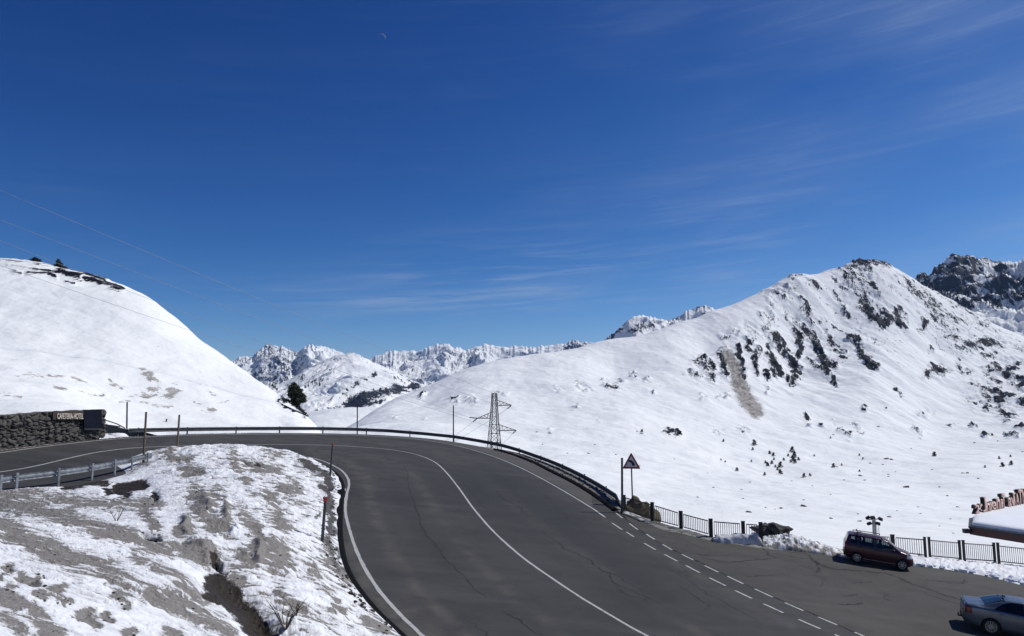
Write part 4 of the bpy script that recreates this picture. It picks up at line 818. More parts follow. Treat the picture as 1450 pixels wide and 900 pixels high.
q, n = wall_frame(118, 143, 579.8, 607.5, .24)
t = thing('sign_board', 'blank dark navy panel fixed to the right end of the stone wall', 'sign board', q[0])
bm = bmesh.new(); slab(bm, q, n, .07); P('panel', bm, M['navy'], t)
q, n = wall_frame(118, 143.5, 606.6, 608.2, .25); bm = bmesh.new(); slab(bm, q, n, .10); P('sill', bm, M['galvdull'], t)
q, n = wall_frame(74, 117.6, 582.0, 593.8, .22)
t = thing('hotel_sign', 'long brown board on the stone wall lettered CAFETERIA-HOTEL in cream', 'sign', q[0])
bm = bmesh.new(); slab(bm, q, n, .06); P('board', bm, M['brownboard'], t)
def text_mesh(s, size, extrude, name, mats, bold=.0):
    cu = bpy.data.curves.new(name, 'FONT'); cu.body = s; cu.size = size; cu.extrude = extrude; cu.offset = bold; cu.align_x = 'LEFT'
    o = bpy.data.objects.new(name, cu); COL.objects.link(o); bpy.context.view_layer.update()
    me = bpy.data.meshes.new_from_object(o.evaluated_get(bpy.context.evaluated_depsgraph_get())); bpy.data.objects.remove(o); bpy.data.curves.remove(cu)
    me.materials.clear()
    for m_ in mats: me.materials.append(m_)
    me.name = name; return me
me = text_mesh('CAFETERIA-HOTEL', 1, .02, 'lettering', [M['cream']], .012)
xs = [v.co.x for v in me.vertices]; ys = [v.co.y for v in me.vertices]; x0, x1, y0, y1 = min(xs), max(xs), min(ys), max(ys)
q, n = wall_frame(80.5, 117.2, 585.0, 593.0, .29)
for v in me.vertices:
    a = (v.co.x-x0)/(x1-x0); b = (v.co.y-y0)/(y1-y0)
    bo = q[0].lerp(q[1], a); to = q[3].lerp(q[2], a); v.co = bo.lerp(to, b) + n*(v.co.z+.025)
o = link(bpy.data.objects.new('lettering', me)); o.parent = t; bpy.context.view_layer.update(); o.matrix_parent_inverse = t.matrix_world.inverted()
# fallen branches and a gap boulder beside the wall end
wend = Vector(Bs[-1])
bm = bmesh.new()
for a, b in [((147, 594), (166, 600)), ((150, 601), (170, 604)), ((166, 600), (177, 606))]:
    add_bar(bm, at(a[0], a[1], wend.y+1.5), at(b[0], b[1], wend.y+1.2), .04, 5)
tag(mobj('fallen_branch', bm, M['twig']), 'thin dark branch lying on snow by the wall end', 'branch')

# ------------------------------------------------------------------ PYLON and power lines
DP = 108.0
def pp_(px, py, dd=0): return at(px, py, DP+dd)
topc = pp_(700, 556.5); botz = -17.0
t = thing('pylon', 'dark steel lattice pylon with three arms behind the guard rail', 'pylon', (topc.x, topc.y, botz))
bm = bmesh.new()
def half(z): 
    k = (topc.z-z)/(topc.z-pp_(700, 628).z); return .29+.46*k**1.25
H0 = topc.z; zs = [H0]; z = H0
while z > botz: z -= 1.0+.10*len(zs)*.5; zs.append(max(z, botz))
yaw = Matrix.Rotation(.35, 3, 'Z')
def corner(z, i):
    h = half(z); s = [(-1, -1), (1, -1), (1, 1), (-1, 1)][i]; v = yaw @ Vector((s[0]*h, s[1]*h, 0)); return Vector((topc.x+v.x, topc.y+v.y, z))
for z0, z1 in zip(zs[:-1], zs[1:]):
    for i in range(4):
        add_bar(bm, corner(z0, i), corner(z1, i), .062, 4)
        j = (i+1) % 4; add_bar(bm, corner(z0, i), corner(z0, j), .036, 4); add_bar(bm, corner(z0, i), corner(z1, j), .028, 4); add_bar(bm, corner(z0, j), corner(z1, i), .028, 4)
P('tower', bm, M['lattice'], t)
for tip, root_up, root_lo in [((724, 573.3), (702.5, 565.5), (703, 574)), ((675.5, 592), (695.5, 583.5), (695, 592)), ((731, 609), (705, 600.5), (705.5, 609.5))]:
    bm = bmesh.new(); T_ = pp_(*tip); U_ = pp_(*root_up); Lw = pp_(*root_lo)
    for o_ in (-.28, .28):
        v = Vector((0, o_, 0)); add_bar(bm, U_+v, T_, .045, 4); add_bar(bm, Lw+v, T_, .055, 4)
        for k in range(1, 4):
            a = (U_+v).lerp(T_, k/4); b = (Lw+v).lerp(T_, k/4); c2 = (Lw+v).lerp(T_, (k-1)/4); add_bar(bm, a, b, .026, 4); add_bar(bm, a, c2, .026, 4)
    for k in (1, 2, 3): add_bar(bm, (Lw+Vector((0, -.28, 0))).lerp(T_, k/4), (Lw+Vector((0, .28, 0))).lerp(T_, k/4), .024, 4)
    P('arm', bm, M['lattice'], t)
INS = [((724, 573.5), (718.5, 578.5)), ((675.5, 592), (664.5, 590.8)), ((675.5, 592.5), (669.5, 597)), ((731, 609.3), (726, 613.5))]
for a, b in INS:
    bm = bmesh.new(); A, B = pp_(*a), pp_(*b)
    for k in range(9): add_bar(bm, A.lerp(B, k/9), A.lerp(B, (k+.6)/9), .10, 6)
    add_bar(bm, A, B, .03, 5); P('insulator', bm, M['dark'], t)
bm = bmesh.new(); add_box(bm, topc.x, topc.y, botz-.2, 2.6, 2.6, 1.0); P('footing', bm, M['plaster'], t)
def wire(a, b, sag, lab, r=.020):
    pts = [a.lerp(b, k/40) - Vector((0, 0, sag*4*(k/40)*(1-k/40))) for k in range(41)]
    bm = bmesh.new(); add_tube(bm, pts, r, 5); tag(mobj('power_line', bm, M['wire']), lab, 'power line', 'power lines strung from the pylon')
def left_end(p0, p1, d):   # a point far up the line to the left of the frame
    k = (-420-p0[0])/(p1[0]-p0[0]); return at(-420, p0[1]+(p1[1]-p0[1])*k, d)
wire(left_end((0, 276), (123, 331), 78), pp_(700, 557), .5, 'power line crossing the sky to the pylon top, uppermost of four')
wire(left_end((0, 313), (200, 394), 78), pp_(718.5, 578.5), .7, 'power line crossing the sky to the right upper pylon arm, second from top')
wire(left_end((0, 344), (160, 411), 78), pp_(664.5, 590.8), .8, 'power line passing in front of the hill shrubs to the left pylon arm')
wire(left_end((0, 374), (200, 445), 78), pp_(726, 613.5), .8, 'power line lowest across the snow hill to the lower right pylon arm')
wire(pp_(669.5, 597), at(610, 628, 190), .9, 'slack line falling from the left pylon arm into the valley', .03)
wire(pp_(718.5, 578.5), at(560, 655, 230), 1.6, 'slack line falling from the upper pylon arm into the valley', .03)
wire(pp_(726, 613.5), at(700, 632, 150), .5, 'slack line falling from the lower pylon arm behind the guard rail', .03)
# ------------------------------------------------------------------ FLOODLIGHT MAST
d = 53.0; top = at(1237, 732, d); t = thing('floodlight_mast', 'grey floodlight mast with five lamp heads behind the maroon car', 'floodlight mast', (top.x, top.y, -17))
bm = bmesh.new(); add_bar(bm, Vector((top.x, top.y, -17)), top, .16, 10, .12); P('mast', bm, M['galv'], t)
bm = bmesh.new(); add_bar(bm, at(1229.5, 735.5, d), at(1245.5, 734.5, d), .035, 5); add_bar(bm, at(1231, 740.5, d), at(1245, 740.5, d), .035, 5); P('cross_arm', bm, M['galvdull'], t)
for x, y, w in [(1228.5, 732.5, -.5), (1235.3, 732.2, 0), (1246.5, 734.5, .5), (1230.5, 740.8, -.3), (1243, 741, .3)]:
    c = at(x, y, d-.15); bm = bmesh.new(); rot = Matrix.Rotation(w, 3, 'Y') @ Matrix.Rotation(-.5, 3, 'X')
    add_box(bm, c.x, c.y, c.z, .26, .20, .14, rot); add_box(bm, c.x, c.y-.06, c.z-.02, .29, .04, .17, rot); P('lamp_head', bm, M['dark'], t)
bm = bmesh.new(); q = at(1241, 741, d); 
for k in range(2): add_bar(bm, q+Vector((.05+.14*k, .1, 0)), Vector((q.x+.05+.14*k, q.y+.1, -17)), .015, 4)
for k in range(22): add_bar(bm, q+Vector((.05, .1, -k*.4)), q+Vector((.19, .1, -k*.4)), .010, 4)
P('ladder', bm, M['galvdull'], t)
# ------------------------------------------------------------------ LODGE ROOF with letters
zt = -6.95
A2 = at(1378, 736, 46); A2 = Vector((A2.x, A2.y, 0)); Bk = at(1380.5, 729.5, 49); Bk = Vector((Bk.x, Bk.y, 0))
dC = (at(1450, 713, 54)-at(1380.5, 729.5, 49)); dC.z = 0; dC.normalize(); dD = at(1450, 748.5, 43)-at(1378, 736, 46); dD.z = 0; dD.normalize()
C2 = Bk + dC*17; D2 = A2 + dD*11
zA = at(1378, 736, 46).z
t = thing('lodge', 'mountain lodge with snow covered roof, dark red fascia and roof lettering at the right edge', 'building', (A2.x+6, A2.y, -12))
def prism(bm, pts, z0, z1):
    zf0 = z0 if callable(z0) else (lambda p: z0); zf1 = z1 if callable(z1) else (lambda p: z1)
    a = [bm.verts.new((p.x, p.y, zf0(p))) for p in pts]; b = [bm.verts.new((p.x, p.y, zf1(p))) for p in pts]
    bm.faces.new(a[::-1]); bm.faces.new(b); n = len(pts)
    for i in range(n): bm.faces.new((a[i], a[(i+1) % n], b[(i+1) % n], b[i]))
PB = at(1380.5, 729.5, 49); PC = at(1450, 713, 54); PA = at(1378, 737, 46); PD = at(1450, 749, 43)
Ag = np.array([[p.x, p.y, 1] for p in (PA, PB, PC, PD)]); kz = np.linalg.lstsq(Ag, np.array([p.z for p in (PA, PB, PC, PD)]), rcond=None)[0]
rz = lambda p: kz[0]*p.x+kz[1]*p.y+kz[2]
poly = [A2, D2, D2+Vector((16, 4, 0)), C2+Vector((3, -3, 0)), C2, Bk]
cen = sum(poly, Vector())/len(poly)
def scaled(k): return [p+(p-cen).normalized()*k for p in poly]
# snow slab with rounded uneven edge
bm = bmesh.new(); N_ = 26; per = []
for i in range(len(poly)):
    a, b = poly[i], poly[(i+1) % len(poly)]
    for k in range(N_): per.append(a.lerp(b, k/N_))
ringz = [(.06, -.26), (.10, -.20), (.08, -.10), (.0, -.03), (-.4, .02), (-1.6, .05)]
rings = []
for r_, zz in ringz:
    rings.append([])
    for i, p in enumerate(per):
        nz = .05*math.sin(i*.71)+.04*math.sin(i*1.93+r_*9); q = p+(p-cen).normalized()*(r_+nz*.5*(r_ > -.3)); rings[-1].append(bm.verts.new((q.x, q.y, rz(q)+zz+.12*nz)))
n = len(per)
for a, b in zip(rings[:-1], rings[1:]):
    for i in range(n): bm.faces.new((a[i], a[(i+1) % n], b[(i+1) % n], b[i]))
cv_ = bm.verts.new((cen.x, cen.y, rz(cen)+.18))
for i in range(n): bm.faces.new((rings[-1][i], rings[-1][(i+1) % n], cv_))
P('roof_snow', bm, M['roofsnow'], t, True)
fz = lambda h: (lambda p: rz(p)+h)
bm = bmesh.new(); prism(bm, scaled(.30), fz(-.74), fz(-.36)); P('fascia', bm, M['fascia'], t)
bm = bmesh.new(); prism(bm, scaled(.36), fz(-.38), fz(-.24)); P('gutter', bm, M['fasciadark'], t)
bm = bmesh.new(); prism(bm, scaled(-.1), fz(-.82), fz(-.745)); P('soffit', bm, M['fasciadark'], t)
tipf = A2+(A2-cen).normalized()*.45; bm = bmesh.new(); add_box(bm, tipf.x-.05, tipf.y, rz(A2)-.54, .34, .30, .24); P('gutter_end', bm, M['fasciadark'], t)
wp = [D2+Vector((3.2, 2.0, 0)), D2+Vector((14, 5, 0)), C2+Vector((1, -4, 0)), C2+Vector((-2.6, -4.2, 0)), Vector((41.5, 47.5, 0))]
bm = bmesh.new(); prism(bm, wp, lambda p: -20, fz(-.82)); P('wall', bm, M['plaster'], t)
GL = [('2', 1382, 12.5), ('6', 1387.3, 12.5), ('J', 1392.6, 20), ('n', 1397.6, 12), ('y', 1402.2, 12), ('e', 1406.2, 12), ('n', 1412, 14.5), ('i', 1418, 13), ('T', 1419.6, 19.5), ('a', 1428, 13), ('v', 1432.4, 12.5), ('i', 1435.6, 18), ('A', 1439.2, 16), ('T', 1443.5, 20.5), ('N', 1448.8, 20)]
fn = Vector((dC.y, -dC.x, 0))
for ch, px, hp in GL:
    k = (px-725)/F; # point on the back edge line seen at px
    lo, hi = 0.0, 16.0
    for _ in range(40):
        mid = (lo+hi)/2; q = Bk+dC*mid; w_ = q.y*CT+rz(q)*ST
        if F*q.x/w_+725 < px: lo = mid
        else: hi = mid
    q = Bk+dC*lo - fn*.0; q.z = rz(q)+.0
    me = text_mesh(ch, 1, .0, 'letter', [M['letterface'], M['letterside']], .035 if ch not in 'aev' else .025)
    xs = [v.co.x for v in me.vertices]; ys = [v.co.y for v in me.vertices]; x0, x1, y0, y1 = min(xs), max(xs), min(ys), max(ys)
    hgt_ = hp*q.y/F*1.0; ww = (.62 if ch not in 'iJT' else (.34 if ch == 'i' else .62))
    bm = bmesh.new(); bm.from_mesh(me); bpy.data.meshes.remove(me)
    for v in bm.verts:
        v.co = Vector(((v.co.x-x0)/(x1-x0)*ww, (v.co.y-y0)/(y1-y0)*hgt_, 0))
    for f in bm.faces: f.material_index = 0
    bmesh.ops.remove_doubles(bm, verts=bm.verts, dist=.0005)
    ex = bmesh.ops.extrude_face_region(bm, geom=list(bm.faces))
    vs = [g for g in ex['geom'] if isinstance(g, bmesh.types.BMVert)]
    for v in vs: v.co.z -= .26
    bm.normal_update()
    for f in bm.faces: f.material_index = 0 if (abs(f.normal.z) > .9 and f.calc_center_median().z > -.01) else 1
    Mx = Matrix(((dC.x, 0, fn.x, q.x), (dC.y, 0, fn.y, q.y), (0, 1, 0, q.z), (0, 0, 0, 1)))
    bmesh.ops.transform(bm, matrix=Mx, verts=bm.verts); bmesh.ops.recalc_face_normals(bm, faces=bm.faces)
    if ch == '2': lt = thing('roof_lettering', 'row of pink faced thick letters standing along the snowy lodge roof', 'lettering', q)
    P('letter', bm, [M['letterface'], M['letterside']], lt)
# ------------------------------------------------------------------ ROCKS, SNOW LUMPS, RUBBLE at the lot edge
p = on(1092, 773); c = p + Vector((.6, 2.2, .15))
bm = bmesh.new(); lump(bm, at(1094, 752, c.y), (.85, .55, .40), 4, 5, .55, 2.1)
tag(mobj('boulder', bm, M['boulder'], None, True), 'brown boulder with a rounded top at the right end of the first railing', 'boulder')
q = at(905, 722, on(900, 728).y+1.3)
bm = bmesh.new(); lump(bm, Vector((q.x-.15, q.y, q.z-.12)), (.80, .5, .70), 4, 8, .42, 1.9); lump(bm, Vector((q.x+.55, q.y+.1, q.z-.45)), (.7, .5, .6), 3, 9, .3, 1.2)
tag(mobj('boulder', bm, M['grass'], None, True), 'brown lichen covered boulder behind the railing under the warning sign', 'boulder')
# packed snow ridge in front of the railing
a = on(1012, 767.5); b = on(1080, 772.5)
bm = bmesh.new(); NS = 44; NR = 14; rg = []
for i in range(NS+1):
    f = i/NS; p = a.lerp(b, f); end = min(1, min(f+.04, 1-f+.03)*9)**.5; row = []
    for k in range(NR+1):
        an = math.pi*k/NR; w = (.34 if f > .1 else .26); h = (.30+.30*f)*(1+.06*math.sin(i*.33)+.03*math.sin(i*.9+k*.6))*end
        ca_ = math.cos(an); sa_ = math.sin(an); ca_ = math.copysign(abs(ca_)**.55, ca_); sa_ = sa_**.55
        row.append(bm.verts.new((p.x, p.y, p.z-.03) + Vector((0, 1, 0)).xyz*0 if False else (p.x-.05*ca_*w, p.y+.35-ca_*w, p.z-.03+sa_*h)))
    rg.append(row)
for r0, r1 in zip(rg[:-1], rg[1:]):
    for k in range(NR): bm.faces.new((r0[k], r1[k], r1[k+1], r0[k+1]))
bm.faces.new(rg[-1]); bm.faces.new(rg[0][::-1])
for v in bm.verts:
    q = v.co; a_ = np.array([q.x*2.6+q.z*3]); b_ = np.array([q.y*2.6-q.z*2]); k_ = float(fbm(a_, b_, 4, 45)[0]); v.co.z += .06*k_; v.co.y += .09*k_
bmesh.ops.recalc_face_normals(bm, faces=bm.faces)
tag(mobj('snow_ridge', bm, M['oldsnow'], None, True), 'long packed snow ridge with a sheer right end in front of the railing', 'snow pile')
# rubble of icy snow clods
def heap(name, label, cpx, sx, hmax, n, seed):
    rr = np.random.RandomState(seed); NX, NY = 130, 46; us = np.linspace(0, 1, NX); vs_ = np.linspace(0, 1, NY); U, V = np.meshgrid(us, vs_)
    base = np.array([on(px, py) for px, py in zip(np.linspace(cpx[0], cpx[1], NX), np.interp(np.linspace(cpx[0], cpx[1], NX), [c_[0] for c_ in sx], [c_[1] for c_ in sx]))])
    ht = np.interp(np.linspace(cpx[0], cpx[1], NX), [c_[0] for c_ in hmax], [c_[1] for c_ in hmax])
    X = base[None, :, 0]+V*.35; Y = base[None, :, 1]+V*2.6; prof = np.clip(np.sin(np.pi*np.clip(V, 0, 1)**.75), 0, 1)**.7
    clod = ridged(X*1.7, Y*2.2, 5, seed, .55)-.8
    Z = base[None, :, 2]*(1-0) + PL[2]*V*2.6 + PL[1]*V*.35 - .06 + prof*ht[None]*(.72+.24*clod) + .05*fbm(X*5, Y*5, 3, seed+3)*prof
    D = .30+.42*fbm(X*2.4, Y*2.4, 4, seed+5)+.18*(clod < .0)+ .25*sstep(.25, .0, V); G = .30+.55*fbm(X*2.9, Y*2.9, 4, seed+8) - .1
    o = grid_obj(name, X, Y, Z, M['bank'], {'dirt': D, 'grit': G*.8, 'soil': 0*D}); tag(o, label, 'snow pile'); return o
heap('snow_heap', 'rough heap of dirty ploughed snow between the brown boulder and the maroon car', (1082, 1206), [(1082, 775), (1110, 778.5), (1150, 783), (1206, 790.5)], [(1082, .2), (1100, .5), (1125, .72), (1150, .62), (1180, .4), (1206, .1)], 0, 31)
# clods along the snow strip edge
rr = random.Random(4); bm = bmesh.new(); k = 0
for i in range(150):
    px = rr.uniform(1290, 1470); py = np.interp(px, [1290, 1340, 1383, 1420, 1450, 1470], [800, 806, 813, 821, 828, 832])-abs(rr.gauss(0, 5)); p = on(px, py); s = rr.uniform(.05, .16)
    lump(bm, (p.x, p.y, p.z+.05), (s, s*.8, s*.7), 1, i, .4)
o = mobj('snow_clods', bm, M['roofsnow'], None, False); tag(o, 'scatter of small snow clods along the edge of the lot below the paired railing', 'snow clods', kind='stuff')
bm = bmesh.new()
allst = [p_ for p_, w_, s_ in DIRT+SOIL if s_ > .6]
for i in range(130):
    L_ = rr.choice(allst); a_ = rr.randrange(len(L_)); b_ = min(a_+1, len(L_)-1); f = rr.random()
    q = hit_bank(L_[a_][0]*(1-f)+L_[b_][0]*f+rr.gauss(0, 6), L_[a_][1]*(1-f)+L_[b_][1]*f+rr.gauss(0, 4)); s = rr.uniform(.012, .035)*(.5+q.y/25); lump(bm, (q.x, q.y, q.z+.01), (s, s*.8, s*.6), 1, i, .4)
for i in range(420):
    if i < 200:
        j = rr.randrange(len(GUT)-1); p = GUT[j].lerp(GUT[j+1], rr.random()); off = rr.uniform(-.9, -.3); tn = (GUT[j+1]-GUT[j]).normalized(); p = p+Vector((tn.y, -tn.x, 0))*off; z = float(bank_base(np.array([p.x]), np.array([p.y]))[0])
    else:
        px = rr.uniform(700, 882); e = on(px, float(np.interp(px, [q_[0] for q_ in EDGE_PX], [q_[1] for q_ in EDGE_PX]))); b_ = behind_line(px); f = rr.random(); p = e.lerp(b_, f); z = p.z+.02
    s = rr.uniform(.03, .11); lump(bm, (p.x, p.y, z), (s, s*.8, s*.6), 1, i, .4)
o = mobj('gravel', bm, M['boulder'], None, False); tag(o, 'loose dark stones on the dirty bank, the kerb and the guard rail embankment', 'gravel', kind='stuff')
# ------------------------------------------------------------------ TREES
def tufts(bm, c, r, n, size, rr, squash=.8):
    for _ in range(n):
        while True:
            v = Vector((rr.uniform(-1, 1), rr.uniform(-1, 1), rr.uniform(-1, 1)))
            if v.length < 1: break
        v = v.normalized()*v.length**.45
        p = Vector(c)+Vector((v.x*r, v.y*r, v.z*r*squash)); a = Vector((rr.gauss(0, 1), rr.gauss(0, 1), rr.gauss(.35, 1))).normalized(); b = a.cross(Vector((rr.gauss(0, 1), rr.gauss(0, 1), rr.gauss(0, 1)))).normalized()
        s = size*rr.uniform(.6, 1.3); bm.faces.new([bm.verts.new(p-b*s*.22), bm.verts.new(p+b*s*.22), bm.verts.new(p+a*s)])
def pine(base, blobs, label, trunk, seed, size, dens, group=None, name='pine_tree'):
    rr = random.Random(seed); t = thing(name, label, 'tree' if 'pine' in name else 'shrub', base, group)
    bm = bmesh.new()
    if trunk:
        add_tube(bm, trunk, [.13*(1-.8*i/(len(trunk)-1))*trunk_s for i in range(len(trunk))], 7)
        for c, r in blobs[::2]: q = min(trunk, key=lambda p: (Vector(p)-Vector(c)).length); add_tube(bm, [q, (Vector(q)+Vector(c))/2+Vector((0, 0, .05)), c], [.05, .035, .015], 5)
    else:
        for c, r in blobs[:3]: add_tube(bm, [base, c], [.05, .02], 5)
    P('trunk' if trunk else 'stem', bm, M['bark'], t)
    bm = bmesh.new()
    for c, r in blobs: tufts(bm, c, r, int(dens*r*r), size, rr)
    P('crown', bm, M['needle'], t)
trunk_s = 1.0
dT = 105.0
def bl(L, d, dj=.5, seed=0):
    rr = random.Random(seed); return [(at(x, y, d+rr.uniform(-dj, dj)), r*d/F) for x, y, r in L]
pine(at(420, 582, dT), bl([(416, 544, 3.2), (413, 549, 4.5), (419, 549, 4.5), (412, 555, 4.5), (419, 556, 5.5), (416, 562, 5), (424, 559, 5.5), (428, 562, 5), (424, 567, 4.5), (429, 567, 4), (418, 568, 4), (411, 560, 3), (425, 553, 3.2)], dT, .7, 1), 'leaning pine with dense dark crown on the slope edge of the snow hill', [at(420, 584, dT), at(419, 572, dT), at(418, 560, dT), at(416, 546, dT)], 3, .30, 1500)
pine(at(410, 577, dT), bl([(398, 565, 2.2), (402, 567, 3.2), (407, 568, 4), (412, 571, 4.5), (417, 574, 5), (422, 578, 4.5), (427, 582, 4), (431, 586, 3), (415, 566, 3.2), (409, 572, 3), (421, 571, 4), (434, 589, 2)], dT, .6, 2), 'low dark juniper thicket spread beneath the leaning pine', None, 4, .26, 1300, None, 'juniper_shrub')
pine(at(408, 580, dT-2), bl([(397, 571, 2), (401, 574, 2.2), (405, 577, 2.2), (410, 580, 2)], dT-3, .3, 5), 'small juniper strip on the snow, left below the thicket', None, 6, .24, 1200, None, 'juniper_shrub')
pine(at(389, 549, 111), bl([(386, 545.5, 1.8), (389, 548, 2), (391.5, 551, 1.6)], 111, .3, 6), 'tiny juniper clump on the hill ridge above the leaning pine', None, 7, .24, 1300, None, 'juniper_shrub')
pine(at(83, 384, 138), bl([(82.5, 368, 1.4), (82, 371, 2.6), (84, 374, 3.6), (80, 377, 3.8), (86, 378, 4.4), (91, 380, 3.8), (83, 380, 4.2), (76, 381, 3.2), (94, 382, 2.6)], 138, .5, 8), 'small dark pine with pointed top on the crest of the snow hill', [at(83, 386, 138), at(83, 378, 138), at(82.5, 371, 138)], 8, .36, 1100)
pine(at(50, 376, 139), bl([(50, 367.5, 3.4), (46, 370, 3.6), (54, 370, 3.8), (50, 373, 3.4), (57, 373, 2), (44, 373.5, 1.8)], 139, .5, 9), 'rounded dark bush on the crest of the snow hill', None, 9, .34, 1200, None, 'mountain_bush')
pine(at(66, 389, 136), bl([(42, 387, 2), (48, 389, 3), (55, 388.5, 3.6), (62, 389, 3), (52, 391.5, 3), (45, 391, 2.5), (60, 391.5, 2.5)], 136, .4, 10), 'tawny low scrub patch on snow below the crest bushes', None, 10, .30, 900, None, 'mountain_bush')
bpy.data.objects[[o.name for o in bpy.data.objects if o.get('label', '').startswith('tawny')][0]].children[-1].data.materials[0] = M['grass']
# dwarf pines far out on the snowfield: one mesh, copied
def far_mesh(seed):
    rr = random.Random(seed); bm = bmesh.new()
    for k in range(5):
        z = .15+k*.19; r = (1-k/5.4)*.42; tufts(bm, (rr.gauss(0, .05), rr.gauss(0, .05), z), r, 46, .26, rr, .5)
    add_bar(bm, (0, 0, -.15), (0, 0, .8), .05, 5, .02)
    me = bpy.data.meshes.new('dwarf_pine'); bm.to_mesh(me); bm.free(); me.materials.append(M['needledark']); return me
FM = [far_mesh(s) for s in (1, 2, 3)]
PINES = [(1068, 631, 8), (1066, 637, 4), (1090, 643, 5), (1095, 646, 5.5), (1087, 660, 6), (1093, 657, 5), (1105, 662, 8), (1105, 671, 7), (1101, 666, 4), (1083, 673, 4.5), (1122, 640, 8), (1125, 648, 8), (1123, 653, 8), (1126, 656, 6), (1131, 652, 4.5), (1120, 655, 4), (1098, 662, 4), (1110, 652, 4), (1116, 646, 4), (1084, 656, 4), (1096, 651, 3.5), (1138.5, 676, 6), (1147, 674, 4), (1043.5, 667, 5), (1180.5, 662, 6), (1192, 659, 3), (1323, 646, 6.5), (1420, 661, 6.5), (1432, 658, 6), (1415, 650, 4), (1431, 647, 3.5), (1024.5, 626, 4), (1142, 592, 7), (1162, 604, 4), (1176, 621, 3), (1217, 645, 3), (1222, 650, 3), (1153, 646, 3), (1217, 668, 3), (1395, 662, 3.5), (1405, 617, 4), (963, 617, 7), (960, 612, 6), (909, 612, 4.5), (1064, 654, 3), (1021, 652, 3), (1027, 655, 3), (1378, 602, 3), (1307, 587, 4), (1270, 553, 4)]
for i, (px, py, h) in enumerate(PINES):
    p = hit_main(px, py); s = h*p.y/F*.92
    o = bpy.data.objects.new('dwarf_pine', FM[i % 3]); o.location = p; o.scale = (s*1.15, s*1.15, s); o.rotation_euler = (0, 0, i*1.7); link(o)
    tag(o, 'tiny dark dwarf pine standing on the distant snowfield', 'tree', 'dwarf pines on the snowfield')
bm = bmesh.new(); lump(bm, (0, 0, .1), (.5, .42, .3), 2, 2, .5); bme = bpy.data.meshes.new('boulder'); bm.to_mesh(bme); bm.free(); bme.materials.append(M['boulder'])
BOUL = [(1283, 690, 7), (1137.5, 717, 7), (1106, 720, 5), (1097, 721, 2.5), (1060, 725, 7), (1259, 732.5, 7), (1217, 738, 5), (1176.5, 734, 4), (1270, 723, 2.5), (1224, 680, 3), (1218, 674, 4), (1300, 718, 3), (1303, 727, 3), (1356, 718, 4), (1346, 735, 3), (1341, 702, 3), (1364, 670, 4), (1370, 670, 4), (1255, 650, 6), (1262, 651, 4), (1250, 658, 3), (1232, 656, 3), (1185, 661, 2.5), (1243, 604, 5), (1344, 603, 5), (1372, 603, 3.5), (1380, 604, 4), (1290, 635, 2.5), (1380, 627, 2.5), (1413, 625, 2.5), (1448, 640, 3), (1437, 695, 3), (1385, 757, 3.5), (1052, 706, 3), (988, 704, 3), (1002, 670, 2.5), (1062, 683, 2.5), (1050, 693, 3), (1121, 681, 2.5), (1195, 680, 2.5), (1258, 672, 3), (1258, 675, 3), (1385, 678, 3), (905, 660, 3), (768, 629, 3), (803, 642, 3), (833, 642, 3.5), (872, 644, 2.5), (760, 612, 2.5), (1138, 708, 2.5), (1084, 719, 3), (1150, 688, 2.5), (1215, 728, 2.5), (1176, 700, 2.5), (1204, 752, 3), (1320, 665, 2.5), (1330, 690, 3), (1268, 668, 2), (1180, 616, 2.5), (1196, 606, 2.5), (842, 630, 2.5), (1010, 690, 2.5), (955, 650, 2.5), (1330, 745, 2.5), (1350, 755, 3)]
rr = random.Random(12)
for i, (px, py, w) in enumerate(BOUL):
    p = hit_main(px, py); s = w*p.y/F
    o = bpy.data.objects.new('boulder', bme); o.location = p; o.scale = (s*1.15, s, s*.75*rr.uniform(.7, 1.2)); o.rotation_euler = (0, 0, i*2.1); link(o)
    tag(o, 'small dark boulder poking out of the distant snowfield', 'boulder', 'boulders on the snowfield')
# dry twigs on the bank
def twig(px, py, hs, n, seed, label):
    rr = random.Random(seed); b = hit_bank(px, py); bm = bmesh.new()
    for i in range(n):
        a = rr.uniform(0, 6.28); L = hs*rr.uniform(.5, 1); e = Vector((math.cos(a)*L*.7, math.sin(a)*L*.4, L)); m = b+e*.5+Vector((rr.gauss(0, .04), 0, .05))
        add_tube(bm, [b-Vector((0, 0, .05)), m, b+e], [.012, .009, .004], 4); add_tube(bm, [m, m+Vector((e.x*.5+rr.gauss(0, .1), e.y*.3, L*.25))], [.007, .003], 4)
    tag(mobj('dry_twigs', bm, M['twig']), label, 'plant')
twig(165, 738, .55, 5, 1, 'dry forked twigs sticking out of snow above the dirt band')
twig(404, 892, .75, 12, 2, 'dry twig cluster at the right edge of the dark soil ditch')
twig(420, 870, .4, 5, 3, 'few thin dry stems on snow above the soil ditch twigs')
bm = bmesh.new(); p = on(121, 690, .1); add_box(bm, 0, 0, 0, .1, .1, .1); bm.free()
p = hit_hill(235, 597); bm = bmesh.new(); add_bar(bm, p-Vector((0, 0, .3)), at(236, 592.5, p.y), .07, 6); tag(mobj('marker_stake', bm, M['dark']), 'short dark stake on the lower snow hill between the wooden poles', 'stake')
